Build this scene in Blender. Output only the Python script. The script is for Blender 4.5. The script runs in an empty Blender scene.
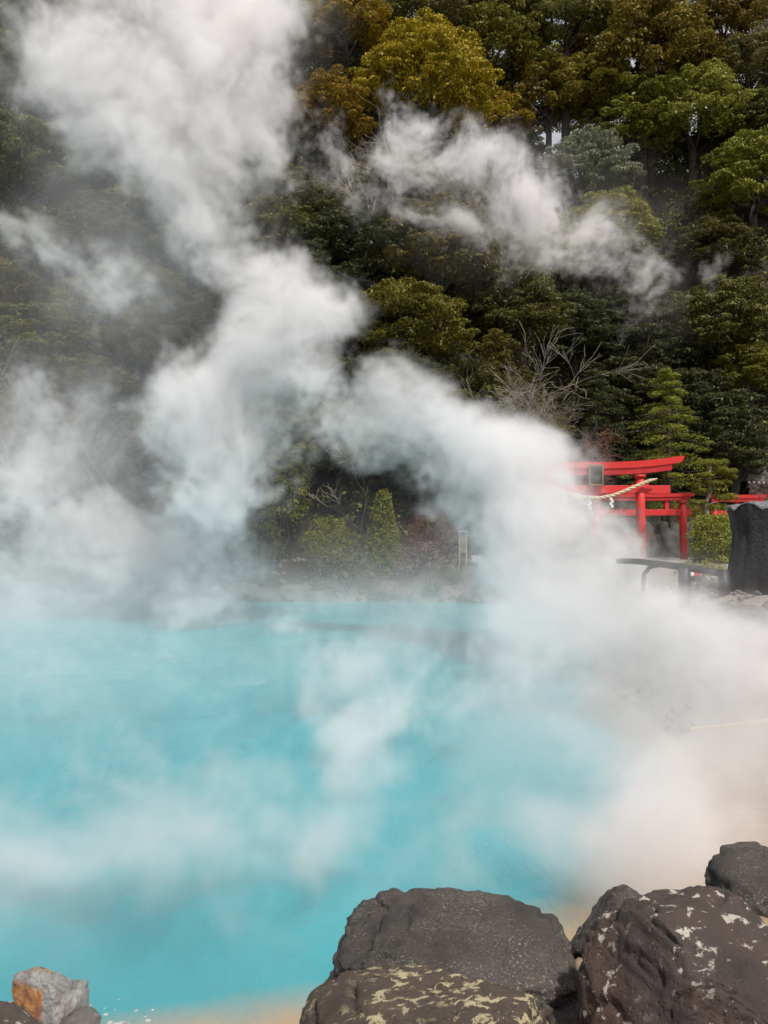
import bpy, bmesh, math, random
import numpy as np
from mathutils import Vector, Matrix, noise as mnoise

R = math.radians
scene = bpy.context.scene
COL = scene.collection

# ------------------------------------------------------------------ camera, sky, sun, exposure
EYE = 3.2
F = 770.0                      # focal length in pixels of the 768 x 1024 frame
PITCH = math.atan(22.0 / F)
cam_data = bpy.data.cameras.new('camera')
cam = bpy.data.objects.new('camera', cam_data)
COL.objects.link(cam)
cam.location = (0, 0, EYE)
cam.rotation_euler = (R(90) + PITCH, 0, 0)
cam_data.sensor_fit = 'VERTICAL'
cam_data.sensor_height = 24.0
cam_data.lens = 24.0 * F / 1024.0
cam_data.clip_start = 0.05
cam_data.clip_end = 3000
scene.camera = cam

SUN_EL, SUN_AZ = 56.0, 152.0     # azimuth clockwise from +Y: behind the camera, to its right
world = bpy.data.worlds.new('World')
scene.world = world
world.use_nodes = True
wn = world.node_tree
wn.nodes.clear()
w_out = wn.nodes.new('ShaderNodeOutputWorld')
w_bg = wn.nodes.new('ShaderNodeBackground')
w_sky = wn.nodes.new('ShaderNodeTexSky')
w_sky.sky_type = 'NISHITA'
w_sky.sun_disc = False
w_sky.sun_elevation = R(SUN_EL)
w_sky.sun_rotation = R(SUN_AZ)
w_sky.dust_density = 4.0
w_sky.air_density = 1.0
w_sky.ozone_density = 1.0
w_bg.inputs['Strength'].default_value = 0.11
# bright thin cloud over most of the sky
w_tc = wn.nodes.new('ShaderNodeTexCoord')
w_no = wn.nodes.new('ShaderNodeTexNoise')
w_no.inputs['Scale'].default_value = 2.2
w_no.inputs['Detail'].default_value = 6
w_no.inputs['Roughness'].default_value = 0.6
wn.links.new(w_tc.outputs['Generated'], w_no.inputs['Vector'])
w_rp = wn.nodes.new('ShaderNodeValToRGB')
w_rp.color_ramp.elements[0].position = 0.34
w_rp.color_ramp.elements[1].position = 0.56
wn.links.new(w_no.outputs['Fac'], w_rp.inputs[0])
w_mx = wn.nodes.new('ShaderNodeMix')
w_mx.data_type = 'RGBA'
wn.links.new(w_rp.outputs[0], w_mx.inputs[0])
wn.links.new(w_sky.outputs[0], w_mx.inputs[6])
w_mx.inputs[7].default_value = (5.7, 5.75, 5.85, 1)
wn.links.new(w_mx.outputs[2], w_bg.inputs['Color'])
wn.links.new(w_bg.outputs[0], w_out.inputs['Surface'])

sun_data = bpy.data.lights.new('sun', 'SUN')
sun_data.energy = 3.8
sun_data.angle = R(3.0)
sun_data.color = (1.0, 0.955, 0.89)
sun = bpy.data.objects.new('sun', sun_data)
COL.objects.link(sun)
az, el = R(SUN_AZ), R(SUN_EL)
sdir = Vector((math.sin(az) * math.cos(el), math.cos(az) * math.cos(el), math.sin(el)))
sun.rotation_euler = sdir.to_track_quat('Z', 'Y').to_euler()
sun.location = sdir * 200

vs = scene.view_settings
vs.view_transform = 'Standard'
vs.look = 'None'
vs.exposure = 0.0
vs.gamma = 1.0
vs.use_curve_mapping = False
cy = scene.cycles
cy.max_bounces = 10
cy.diffuse_bounces = 2
cy.glossy_bounces = 2
cy.transmission_bounces = 2
cy.transparent_max_bounces = 8
cy.volume_bounces = 8
cy.volume_step_rate = 1.0
cy.volume_max_steps = 512
cy.use_adaptive_sampling = True
cy.adaptive_threshold = 0.03


def at(px, py, D):
    """World point seen at pixel (px, py) of the photograph at the distance D along the ground."""
    dx, dz = (px - 384.0) / F, (512.0 - py) / F
    c, s = math.cos(PITCH), math.sin(PITCH)
    y, z = c - s * dz, s + c * dz
    return Vector((dx * D / y, D, EYE + z * D / y))


# ------------------------------------------------------------------ helpers
def link(o, parent=None):
    COL.objects.link(o)
    if parent is not None:
        o.parent = parent
    return o


def mesh_obj(name, verts, faces, mat=None, parent=None, smooth=True):
    me = bpy.data.meshes.new(name)
    me.from_pydata([tuple(v) for v in verts], [], [tuple(f) for f in faces])
    if smooth:
        me.polygons.foreach_set('use_smooth', [True] * len(me.polygons))
    if mat:
        me.materials.append(mat)
    me.update()
    return link(bpy.data.objects.new(name, me), parent)


def bm_obj(name, bm, mat=None, parent=None, smooth=False):
    me = bpy.data.meshes.new(name)
    bmesh.ops.recalc_face_normals(bm, faces=bm.faces)
    bm.to_mesh(me)
    bm.free()
    if smooth:
        me.polygons.foreach_set('use_smooth', [True] * len(me.polygons))
    if mat:
        me.materials.append(mat)
    return link(bpy.data.objects.new(name, me), parent)


def tag(o, label, cat=None, group=None, kind=None):
    if label:
        o['label'] = label
    if cat:
        o['category'] = cat
    if group:
        o['group'] = group
    if kind:
        o['kind'] = kind
    return o


def thing(name, label, cat, loc=(0, 0, 0), rz=0.0, group=None):
    o = bpy.data.objects.new(name, None)
    o.empty_display_size = 0.2
    COL.objects.link(o)
    o.location = loc
    o.rotation_euler = (0, 0, rz)
    return tag(o, label, cat, group)


def add_box(bm, c, s, rot=None, bevel=0.0):
    m = Matrix.Translation(c) @ (rot.to_4x4() if rot else Matrix.Identity(4)) @ Matrix.Diagonal((s[0], s[1], s[2], 1))
    g = bmesh.ops.create_cube(bm, size=1.0, matrix=m)
    if bevel > 0:
        es = list({e for v in g['verts'] for e in v.link_edges})
        bmesh.ops.bevel(bm, geom=es, offset=bevel, segments=2, affect='EDGES', profile=0.5)


def tube_data(pts, rads, n=8, V=None, Fc=None, cap=True):
    """A tapered tube along pts, appended to the vert / face lists."""
    V = [] if V is None else V
    Fc = [] if Fc is None else Fc
    pts = [Vector(p) for p in pts]
    base = len(V)
    up = Vector((0.13, 0.31, 0.94))
    for i, p in enumerate(pts):
        t = (pts[min(i + 1, len(pts) - 1)] - pts[max(i - 1, 0)])
        t = t.normalized() if t.length > 1e-9 else Vector((0, 0, 1))
        a = t.cross(up)
        if a.length < 0.05:
            a = t.cross(Vector((1, 0, 0)))
        a.normalize()
        b = t.cross(a).normalized()
        for k in range(n):
            th = 2 * math.pi * k / n
            V.append(p + (a * math.cos(th) + b * math.sin(th)) * rads[i])
    for i in range(len(pts) - 1):
        for k in range(n):
            k2 = (k + 1) % n
            Fc.append((base + i * n + k, base + i * n + k2, base + (i + 1) * n + k2, base + (i + 1) * n + k))
    if cap and n > 2:
        Fc.append(tuple(base + k for k in range(n - 1, -1, -1)))
        Fc.append(tuple(base + (len(pts) - 1) * n + k for k in range(n)))
    return V, Fc


# ------------------------------------------------------------------ material helpers
def new_mat(name):
    m = bpy.data.materials.new(name)
    m.use_nodes = True
    nt = m.node_tree
    b = nt.nodes['Principled BSDF']
    return m, nt, b


def nd(nt, typ, **kw):
    n = nt.nodes.new(typ)
    for k, v in kw.items():
        setattr(n, k, v)
    return n


def ramp(nt, src, stops, interp='LINEAR'):
    r = nd(nt, 'ShaderNodeValToRGB')
    r.color_ramp.interpolation = interp
    while len(r.color_ramp.elements) < len(stops):
        r.color_ramp.elements.new(0.5)
    for e, (p, c) in zip(r.color_ramp.elements, stops):
        e.position = p
        e.color = (c[0], c[1], c[2], 1) if not isinstance(c, (int, float)) else (c, c, c, 1)
    nt.links.new(src, r.inputs[0])
    return r.outputs[0]


def tex_noise(nt, vec, scale, detail=4, rough=0.55, dist=0.0, out='Fac'):
    n = nd(nt, 'ShaderNodeTexNoise')
    n.inputs['Scale'].default_value = scale
    n.inputs['Detail'].default_value = detail
    n.inputs['Roughness'].default_value = rough
    n.inputs['Distortion'].default_value = dist
    if vec is not None:
        nt.links.new(vec, n.inputs['Vector'])
    return n.outputs[out]


def mixc(nt, fac, a, b, blend='MIX'):
    m = nd(nt, 'ShaderNodeMix', data_type='RGBA', blend_type=blend)
    for sock, v in ((m.inputs[0], fac), (m.inputs[6], a), (m.inputs[7], b)):
        if hasattr(v, 'links'):
            nt.links.new(v, sock)
        elif isinstance(v, (int, float)):
            sock.default_value = v
        else:
            sock.default_value = (v[0], v[1], v[2], 1)
    return m.outputs[2]


def mth(nt, op, a, b=None, clamp=False):
    m = nd(nt, 'ShaderNodeMath', operation=op, use_clamp=clamp)
    for i, v in enumerate((a, b)):
        if v is None:
            continue
        if hasattr(v, 'links'):
            nt.links.new(v, m.inputs[i])
        else:
            m.inputs[i].default_value = v
    return m.outputs[0]


def obj_coord(nt):
    return nd(nt, 'ShaderNodeTexCoord').outputs['Object']


def world_pos(nt):
    return nd(nt, 'ShaderNodeNewGeometry').outputs['Position']


def set_bump(nt, b, height, strength=0.5, dist=0.02):
    bp = nd(nt, 'ShaderNodeBump')
    bp.inputs['Strength'].default_value = strength
    bp.inputs['Distance'].default_value = dist
    nt.links.new(height, bp.inputs['Height'])
    nt.links.new(bp.outputs[0], b.inputs['Normal'])


def simple_mat(name, col, rough=0.6, var=0.25, scale=6.0, bump=0.0, metal=0.0, dist=0.01):
    m, nt, b = new_mat(name)
    oc = obj_coord(nt)
    f = tex_noise(nt, oc, scale, 5, 0.6)
    lo = tuple(c * (1 - var) for c in col)
    hi = tuple(min(1, c * (1 + var)) for c in col)
    nt.links.new(ramp(nt, f, [(0.3, lo), (0.7, hi)]), b.inputs['Base Color'])
    b.inputs['Roughness'].default_value = rough
    b.inputs['Metallic'].default_value = metal
    if bump > 0:
        set_bump(nt, b, tex_noise(nt, oc, scale * 4, 6, 0.65), bump, dist)
    return m


def leaf_mat(name, c1, c2, rough=0.5, trans=0.25, spec=0.35):
    m, nt, b = new_mat(name)
    geo = nd(nt, 'ShaderNodeNewGeometry')
    oi = nd(nt, 'ShaderNodeObjectInfo')
    n = tex_noise(nt, world_pos(nt), 0.55, 2, 0.5)
    f = mth(nt, 'ADD', mth(nt, 'MULTIPLY', geo.outputs['Random Per Island'], 0.55), mth(nt, 'MULTIPLY', n, 0.75))
    f = mth(nt, 'SUBTRACT', f, 0.18, clamp=True)
    col = mixc(nt, f, c1, c2)
    hsv = nd(nt, 'ShaderNodeHueSaturation')
    nt.links.new(col, hsv.inputs['Color'])
    nt.links.new(mth(nt, 'ADD', mth(nt, 'MULTIPLY', oi.outputs['Random'], 0.03), 0.485), hsv.inputs['Hue'])
    nt.links.new(mth(nt, 'ADD', mth(nt, 'MULTIPLY', oi.outputs['Random'], 0.4), 0.8), hsv.inputs['Value'])
    nt.links.new(hsv.outputs[0], b.inputs['Base Color'])
    b.inputs['Roughness'].default_value = rough
    b.inputs['Specular IOR Level'].default_value = spec
    tr = nd(nt, 'ShaderNodeBsdfTranslucent')
    nt.links.new(hsv.outputs[0], tr.inputs['Color'])
    mx = nd(nt, 'ShaderNodeMixShader')
    mx.inputs[0].default_value = trans
    nt.links.new(b.outputs[0], mx.inputs[1])
    nt.links.new(tr.outputs[0], mx.inputs[2])
    nt.links.new(mx.outputs[0], nt.nodes['Material Output'].inputs['Surface'])
    return m


M = {}
M['leaf_gold'] = leaf_mat('leaf_gold', (0.13, 0.098, 0.008), (0.55, 0.385, 0.014))
M['leaf_brown'] = leaf_mat('leaf_brown', (0.075, 0.064, 0.01), (0.34, 0.255, 0.024))
M['leaf_green'] = leaf_mat('leaf_green', (0.058, 0.072, 0.007), (0.32, 0.31, 0.03))
M['leaf_olive'] = leaf_mat('leaf_olive', (0.065, 0.066, 0.016), (0.31, 0.285, 0.08))
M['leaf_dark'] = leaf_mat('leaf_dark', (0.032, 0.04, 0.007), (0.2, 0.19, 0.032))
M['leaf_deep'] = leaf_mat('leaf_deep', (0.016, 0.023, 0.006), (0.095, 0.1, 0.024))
M['leaf_fleck'] = leaf_mat('leaf_fleck', (0.034, 0.04, 0.008), (0.26, 0.215, 0.02))
M['leaf_lime'] = leaf_mat('leaf_lime', (0.1, 0.125, 0.012), (0.42, 0.41, 0.06))
M['leaf_red'] = leaf_mat('leaf_red', (0.09, 0.022, 0.02), (0.24, 0.07, 0.05))
M['leaf_pale'] = leaf_mat('leaf_pale', (0.15, 0.19, 0.10), (0.36, 0.36, 0.24))
M['leaf_rose'] = leaf_mat('leaf_rose', (0.20, 0.13, 0.12), (0.42, 0.30, 0.28))
M['blade_pale'] = leaf_mat('blade_pale', (0.16, 0.19, 0.10), (0.34, 0.36, 0.20))
M['blade_blue'] = leaf_mat('blade_blue', (0.10, 0.15, 0.11), (0.26, 0.32, 0.22))
M['bark'] = simple_mat('bark', (0.055, 0.045, 0.036), 0.9, 0.4, 3.0, 0.5)
M['bark_pale'] = simple_mat('bark_pale', (0.32, 0.29, 0.25), 0.85, 0.3, 3.0, 0.4)
M['twig'] = simple_mat('twig', (0.25, 0.215, 0.17), 0.9, 0.3, 3.0)
M['twig_red'] = simple_mat('twig_red', (0.22, 0.09, 0.07), 0.85, 0.3, 3.0)


def paint(name, col, worn):
    m, nt, b = new_mat(name)
    oc = obj_coord(nt)
    mp = nd(nt, 'ShaderNodeMapping')
    mp.inputs['Scale'].default_value = (3.0, 3.0, 0.7)
    nt.links.new(oc, mp.inputs['Vector'])
    f = tex_noise(nt, mp.outputs[0], 1.6, 8, 0.68)
    c = mixc(nt, ramp(nt, f, [(0.42, 0.0), (0.72, 0.8)]), col, worn)
    g = ramp(nt, tex_noise(nt, oc, 7, 6, 0.7), [(0.60, 0.0), (0.74, 0.6)])
    c = mixc(nt, g, c, (0.20, 0.035, 0.03))
    nt.links.new(c, b.inputs['Base Color'])
    nt.links.new(ramp(nt, f, [(0.3, 0.40), (0.7, 0.7)]), b.inputs['Roughness'])
    set_bump(nt, b, f, 0.15, 0.02)
    return m


M['vermilion'] = paint('vermilion', (0.68, 0.020, 0.018), (0.55, 0.055, 0.045))
M['vermilion_dark'] = paint('vermilion_dark', (0.52, 0.014, 0.016), (0.42, 0.04, 0.035))
M['straw'] = simple_mat('straw', (0.62, 0.53, 0.36), 0.9, 0.25, 30.0, 0.6)
M['paper'] = simple_mat('paper', (0.8, 0.8, 0.78), 0.8, 0.04, 5.0)
M['black_log'] = simple_mat('black_log', (0.022, 0.022, 0.024), 0.55, 0.5, 5.0, 0.4)
M['wood_weathered'] = simple_mat('wood_weathered', (0.20, 0.15, 0.10), 0.8, 0.35, 8.0, 0.3)
M['wood_dark'] = simple_mat('wood_dark', (0.05, 0.04, 0.033), 0.8, 0.3, 8.0, 0.3)
M['roof_tile'] = simple_mat('roof_tile', (0.17, 0.18, 0.155), 0.8, 0.3, 12.0, 0.4)
M['concrete'] = simple_mat('concrete', (0.42, 0.40, 0.37), 0.9, 0.2, 2.0, 0.4)
M['bamboo'] = simple_mat('bamboo', (0.52, 0.44, 0.28), 0.5, 0.2, 4.0)
M['sign_red'] = simple_mat('sign_red', (0.55, 0.03, 0.05), 0.5, 0.1, 4.0)
M['skin'] = simple_mat('skin', (0.52, 0.33, 0.24), 0.55, 0.08, 8.0)
M['cloth_blue'] = simple_mat('cloth_blue', (0.03, 0.07, 0.30), 0.85, 0.2, 20.0, 0.2)
M['cloth_dark'] = simple_mat('cloth_dark', (0.03, 0.03, 0.04), 0.85, 0.2, 20.0, 0.2)
M['hair'] = simple_mat('hair', (0.015, 0.012, 0.010), 0.5, 0.2, 30.0)


def rock_mat(name, base, dark, speck, speck_amt=0.62, lichen=None, lichen_amt=0.60, lichen_scale=9.0, patch=None, patch_amt=0.5, bump=1.0, rough=0.8, stretch=(1, 1, 1)):
    m, nt, b = new_mat(name)
    oc = obj_coord(nt)
    big = tex_noise(nt, oc, 2.2, 6, 0.6)
    fine = tex_noise(nt, oc, 26, 8, 0.7)
    col = ramp(nt, big, [(0.32, dark), (0.68, base)])
    col = mixc(nt, mth(nt, 'MULTIPLY', fine, 0.8), col, dark, 'MIX')
    if patch is not None:
        pf = ramp(nt, tex_noise(nt, oc, 1.7, 7, 0.65, 0.6), [(patch_amt - 0.06, 0.0), (patch_amt + 0.1, 1.0)])
        col = mixc(nt, mth(nt, 'MULTIPLY', pf, 0.75), col, patch)
    # mineral specks
    sf = ramp(nt, tex_noise(nt, oc, 88, 4, 0.65), [(speck_amt, 0.0), (speck_amt + 0.07, 1.0)])
    sm = ramp(nt, tex_noise(nt, oc, 3.1, 3, 0.6), [(0.36, 0.0), (0.62, 1.0)])
    col = mixc(nt, mth(nt, 'MULTIPLY', mth(nt, 'MULTIPLY', sf, sm), 0.6), col, speck)
    h = mth(nt, 'ADD', mth(nt, 'MULTIPLY', fine, 0.5), big)
    if lichen is not None:
        mp = nd(nt, 'ShaderNodeMapping')
        mp.inputs['Scale'].default_value = stretch
        nt.links.new(oc, mp.inputs['Vector'])
        lf = ramp(nt, tex_noise(nt, mp.outputs[0], lichen_scale, 6, 0.66, 0.4), [(lichen_amt, 0.0), (lichen_amt + 0.04, 1.0)])
        lm = ramp(nt, tex_noise(nt, oc, 1.9, 2, 0.5), [(0.36, 0.0), (0.50, 1.0)])
        lfac = mth(nt, 'MULTIPLY', mth(nt, 'MULTIPLY', lf, lm), 0.9)
        lcol = mixc(nt, tex_noise(nt, oc, 8, 3), lichen, tuple(c * 0.55 for c in lichen))
        col = mixc(nt, lfac, col, lcol)
    nt.links.new(col, b.inputs['Base Color'])
    b.inputs['Roughness'].default_value = rough
    b.inputs['Specular IOR Level'].default_value = 0.35
    vor = nd(nt, 'ShaderNodeTexVoronoi')
    vor.inputs['Scale'].default_value = 42
    nt.links.new(oc, vor.inputs['Vector'])
    pits = ramp(nt, vor.outputs['Distance'], [(0.0, 0.0), (0.35, 1.0)])
    h = mth(nt, 'ADD', h, mth(nt, 'MULTIPLY', pits, 0.18))
    set_bump(nt, b, h, bump, 0.03)
    return m


M['rock_dark'] = rock_mat('rock_dark', (0.128, 0.107, 0.093), (0.034, 0.030, 0.027), (0.42, 0.39, 0.35), 0.57, (0.45, 0.38, 0.28), 0.70)
M['rock_lichen'] = rock_mat('rock_lichen', (0.135, 0.100, 0.072), (0.050, 0.038, 0.030), (0.30, 0.26, 0.2), 0.64, (0.58, 0.50, 0.30), 0.53, 24.0, stretch=(0.6, 1, 1))
M['rock_brown'] = rock_mat('rock_brown', (0.105, 0.080, 0.070), (0.040, 0.031, 0.029), (0.32, 0.27, 0.24), 0.66, (0.62, 0.57, 0.49), 0.575, 20.0, (0.095, 0.052, 0.040), 0.52, stretch=(0.6, 1, 0.9))
M['rock_grey'] = rock_mat('rock_grey', (0.23, 0.21, 0.19), (0.08, 0.075, 0.07), (0.5, 0.48, 0.44), 0.62, (0.5, 0.48, 0.43), 0.60)
M['rock_pink'] = rock_mat('rock_pink', (0.34, 0.24, 0.22), (0.16, 0.12, 0.11), (0.5, 0.45, 0.42), 0.62)
M['rock_ochre'] = rock_mat('rock_ochre', (0.48, 0.40, 0.27), (0.24, 0.17, 0.10), (0.6, 0.55, 0.45), 0.60, (0.62, 0.58, 0.5), 0.6)


def orange_rock():
    m, nt, b = new_mat('rock_orange_stain')
    oc = obj_coord(nt)
    big = tex_noise(nt, oc, 9, 6, 0.65)
    grey = ramp(nt, big, [(0.35, (0.16, 0.155, 0.15)), (0.68, (0.46, 0.45, 0.43))])
    sx = nd(nt, 'ShaderNodeSeparateXYZ')
    nt.links.new(oc, sx.inputs[0])
    # the stained face is the one on the -x side
    e = mth(nt, 'ADD', sx.outputs['X'], mth(nt, 'MULTIPLY', mth(nt, 'SUBTRACT', big, 0.5), 0.30))
    fac = ramp(nt, mth(nt, 'ADD', mth(nt, 'MULTIPLY', e, -6.0), 0.42), [(0.42, 0.0), (0.55, 1.0)])
    topm = ramp(nt, mth(nt, 'ADD', mth(nt, 'MULTIPLY', mth(nt, 'ADD', sx.outputs['Z'], mth(nt, 'MULTIPLY', big, 0.08)), 4.0), 0.0), [(0.74, 1.0), (0.92, 0.0)])
    orange = ramp(nt, tex_noise(nt, oc, 11, 5, 0.6), [(0.34, (0.13, 0.045, 0.022)), (0.5, (0.42, 0.15, 0.025)), (0.68, (0.60, 0.32, 0.07))])
    col = mixc(nt, mth(nt, 'MULTIPLY', fac, topm), grey, orange)
    nt.links.new(col, b.inputs['Base Color'])
    b.inputs['Roughness'].default_value = 0.75
    set_bump(nt, b, tex_noise(nt, oc, 24, 7, 0.7), 1.0, 0.03)
    return m


M['rock_orange'] = orange_rock()
M['rock_wall'] = rock_mat('rock_wall', (0.15, 0.145, 0.135), (0.05, 0.048, 0.045), (0.35, 0.33, 0.30), 0.62, (0.08, 0.10, 0.04), 0.55)

# ------------------------------------------------------------------ the pool outline and the terrain
POOL = np.array([(-34, 3.6), (-12, 3.2), (-5, 3.7), (-3.0, 4.3), (-1.2, 4.82), (-0.2, 5.1), (1.0, 5.7), (2.4, 6.5), (4.0, 9.0), (4.5, 12), (4.6, 16),
                 (5.6, 22), (7.6, 29), (8.6, 33.5), (7.2, 35.2), (4, 36.2), (-2, 36.8), (-10, 37.6), (-20, 37), (-34, 32)], float)


def pool_dist(x, y):
    """Signed distance to the pool's shore, negative over the water."""
    x, y = np.asarray(x, float), np.asarray(y, float)
    best = np.full(x.shape, 1e9)
    inside = np.zeros(x.shape, bool)
    n = len(POOL)
    for i in range(n):
        ax, ay = POOL[i]
        bx, by = POOL[(i + 1) % n]
        ex, ey = bx - ax, by - ay
        t = np.clip(((x - ax) * ex + (y - ay) * ey) / (ex * ex + ey * ey), 0, 1)
        best = np.minimum(best, np.hypot(x - ax - t * ex, y - ay - t * ey))
        c = ((ay > y) != (by > y)) & (x < (bx - ax) * (y - ay) / (by - ay + 1e-12) + ax)
        inside ^= c
    return np.where(inside, -best, best)


def sstep(a, b, v):
    t = np.clip((np.asarray(v, float) - a) / (b - a), 0, 1)
    return t * t * (3 - 2 * t)


def wob(x, y):
    return (np.sin(x * 0.37 + 1.3) * np.cos(y * 0.31 + 0.4) + 0.5 * np.sin(x * 0.83 + y * 0.61) + 0.3 * np.sin(x * 1.7 - y * 1.9 + 2))


def ground(x, y):
    x, y = np.asarray(x, float), np.asarray(y, float)
    d = pool_dist(x, y)
    near = sstep(14, 8, y)
    h = np.where(d < 0, np.maximum(d * 0.22, -1.2), 0)
    bank = 1.75 * sstep(0, 4.2, d) * near + (1 - near) * (1.75 * sstep(0.0, 2.2, d))
    h = h + np.where(d > 0, bank, 0) + 0.30 * sstep(0.3, 1.6, d) * sstep(4.4, 5.6, x) * sstep(10.5, 13, y) * sstep(27, 20, y)
    # the wooded hill: starts behind the shore, farther back on the right where the shrine precinct lies
    foot = 40.0 + 11.0 * sstep(7, 13, x)
    top = 73.0
    t = np.clip((y - foot) / (top - foot), 0, 1.0)
    ridge = 37.0 + 20.0 * sstep(13, -3, x) + 6.5 * sstep(25, 34, x) + 1.0 * np.sin(x * 0.23)
    hill = (ridge - 1.7) * (0.30 * t + 0.70 * t ** 1.25)
    hill = hill + 0.7 * wob(x * 0.8, y * 0.8) * sstep(0.0, 0.2, t)
    back = np.clip((y - top) / 40.0, 0, 1)
    hill = hill * (1 - 0.8 * sstep(0.0, 1.0, back))
    h = h + np.where(y > foot, hill, 0)
    h = h + 0.05 * wob(x * 2.2, y * 2.2) * sstep(0.1, 1.2, d) * sstep(60, 30, y)
    return h


def gz(x, y):
    return float(ground(np.array([x]), np.array([y]))[0])


def build_terrain():
    xs = np.concatenate([np.linspace(-400, -45, 20)[:-1], np.linspace(-45, -12, 60)[:-1], np.linspace(-12, 14, 180)[:-1], np.linspace(14, 55, 80)[:-1], np.linspace(55, 400, 20)])
    ys = np.concatenate([np.linspace(-300, -6, 16)[:-1], np.linspace(-6, 20, 170)[:-1], np.linspace(20, 46, 120)[:-1], np.linspace(46, 115, 90)[:-1], np.linspace(115, 900, 16)])
    X, Y = np.meshgrid(xs, ys)
    Z = ground(X, Y)
    nx, ny = len(xs), len(ys)
    V = np.stack([X.ravel(), Y.ravel(), Z.ravel()], 1)
    i = np.arange(nx - 1)
    j = np.arange(ny - 1)
    I, J = np.meshgrid(i, j)
    a = (J * nx + I).ravel()
    Fc = np.stack([a, a + 1, a + nx + 1, a + nx], 1)
    me = bpy.data.meshes.new('ground')
    me.from_pydata(V.tolist(), [], Fc.tolist())
    me.polygons.foreach_set('use_smooth', [True] * len(me.polygons))
    d = pool_dist(V[:, 0], V[:, 1])
    near = sstep(12, 8, V[:, 1])
    sed = (sstep(1.6, 0.2, d) * near)
    foot = 37.6 + 13.0 * sstep(7, 13, V[:, 0])
    soil = sstep(-1.5, 0.8, V[:, 1] - foot)
    for nm, arr in (('sediment', sed), ('soil', soil)):
        at_ = me.attributes.new(nm, 'FLOAT', 'POINT')
        at_.data.foreach_set('value', arr.astype(np.float32))
    m, nt, b = new_mat('ground')
    wp = world_pos(nt)
    n1 = tex_noise(nt, wp, 0.9, 6, 0.6)
    n2 = tex_noise(nt, wp, 9.0, 6, 0.7)
    gravel = ramp(nt, n2, [(0.3, (0.13, 0.115, 0.10)), (0.7, (0.34, 0.315, 0.285))])
    gravel = mixc(nt, mth(nt, 'MULTIPLY', n1, 0.5), gravel, (0.24, 0.20, 0.16))
    soilc = ramp(nt, n1, [(0.3, (0.010, 0.009, 0.006)), (0.7, (0.035, 0.027, 0.016))])
    sedc = ramp(nt, n2, [(0.3, (0.26, 0.15, 0.08)), (0.5, (0.38, 0.26, 0.16)), (0.7, (0.45, 0.37, 0.28))])
    a1 = nd(nt, 'ShaderNodeAttribute', attribute_name='sediment').outputs['Fac']
    a2 = nd(nt, 'ShaderNodeAttribute', attribute_name='soil').outputs['Fac']
    col = mixc(nt, a2, gravel, soilc)
    col = mixc(nt, a1, col, sedc)
    nt.links.new(col, b.inputs['Base Color'])
    b.inputs['Roughness'].default_value = 0.95
    set_bump(nt, b, mth(nt, 'ADD', n1, n2), 0.7, 0.05)
    me.materials.append(m)
    o = link(bpy.data.objects.new('ground', me))
    tag(o, 'gravel bank and leaf-littered hillside round the pool', kind='structure')


def build_water():
    xs = np.concatenate([np.linspace(-60, -12, 40)[:-1], np.linspace(-12, 14, 160)])
    ys = np.concatenate([np.linspace(0, 12, 120)[:-1], np.linspace(12, 40, 90)])
    X, Y = np.meshgrid(xs, ys)
    nx, ny = len(xs), len(ys)
    V = np.stack([X.ravel(), Y.ravel(), np.zeros(X.size)], 1)
    d = pool_dist(V[:, 0], V[:, 1])
    I, J = np.meshgrid(np.arange(nx - 1), np.arange(ny - 1))
    a = (J * nx + I).ravel()
    Fc = np.stack([a, a + 1, a + nx + 1, a + nx], 1)
    keep = d[Fc].min(1) < 0.9
    Fc = Fc[keep]
    used = np.unique(Fc)
    remap = -np.ones(len(V), int)
    remap[used] = np.arange(len(used))
    V, d, Fc = V[used], d[used], remap[Fc]
    me = bpy.data.meshes.new('water')
    me.from_pydata(V.tolist(), [], Fc.tolist())
    me.polygons.foreach_set('use_smooth', [True] * len(me.polygons))
    shore = sstep(-0.9 - 0.7 * sstep(-0.5, 2.5, V[:, 0]), 0.1, d) * sstep(20, 13, V[:, 1])
    at_ = me.attributes.new('shallow', 'FLOAT', 'POINT')
    at_.data.foreach_set('value', shore.astype(np.float32))
    m, nt, b = new_mat('milky_hot_spring_water')
    wp = world_pos(nt)
    mp = nd(nt, 'ShaderNodeMapping')
    mp.inputs['Scale'].default_value = (1.0, 0.55, 1.0)
    nt.links.new(wp, mp.inputs['Vector'])
    n = tex_noise(nt, mp.outputs[0], 0.30, 5, 0.55, 1.2)
    col = ramp(nt, n, [(0.30, (0.010, 0.245, 0.295)), (0.55, (0.026, 0.300, 0.350)), (0.75, (0.070, 0.355, 0.400))])
    sh = nd(nt, 'ShaderNodeAttribute', attribute_name='shallow').outputs['Fac']
    n2 = tex_noise(nt, wp, 1.6, 5, 0.6)
    shf = mth(nt, 'SUBTRACT', mth(nt, 'MULTIPLY', sh, 1.5), mth(nt, 'MULTIPLY', n2, 0.7), clamp=True)
    col = mixc(nt, shf, col, (0.40, 0.26, 0.15))
    nt.links.new(col, b.inputs['Base Color'])
    b.inputs['Roughness'].default_value = 0.22
    b.inputs['Specular IOR Level'].default_value = 0.32
    set_bump(nt, b, mth(nt, 'ADD', tex_noise(nt, mp.outputs[0], 2.6, 4, 0.6, 0.8), mth(nt, 'MULTIPLY', tex_noise(nt, mp.outputs[0], 9.0, 4, 0.6, 0.5), 0.4)), 0.5, 0.06)
    me.materials.append(m)
    o = link(bpy.data.objects.new('water', me))
    tag(o, 'milky turquoise hot spring water filling the pool', kind='structure')


build_terrain()
build_water()


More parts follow.
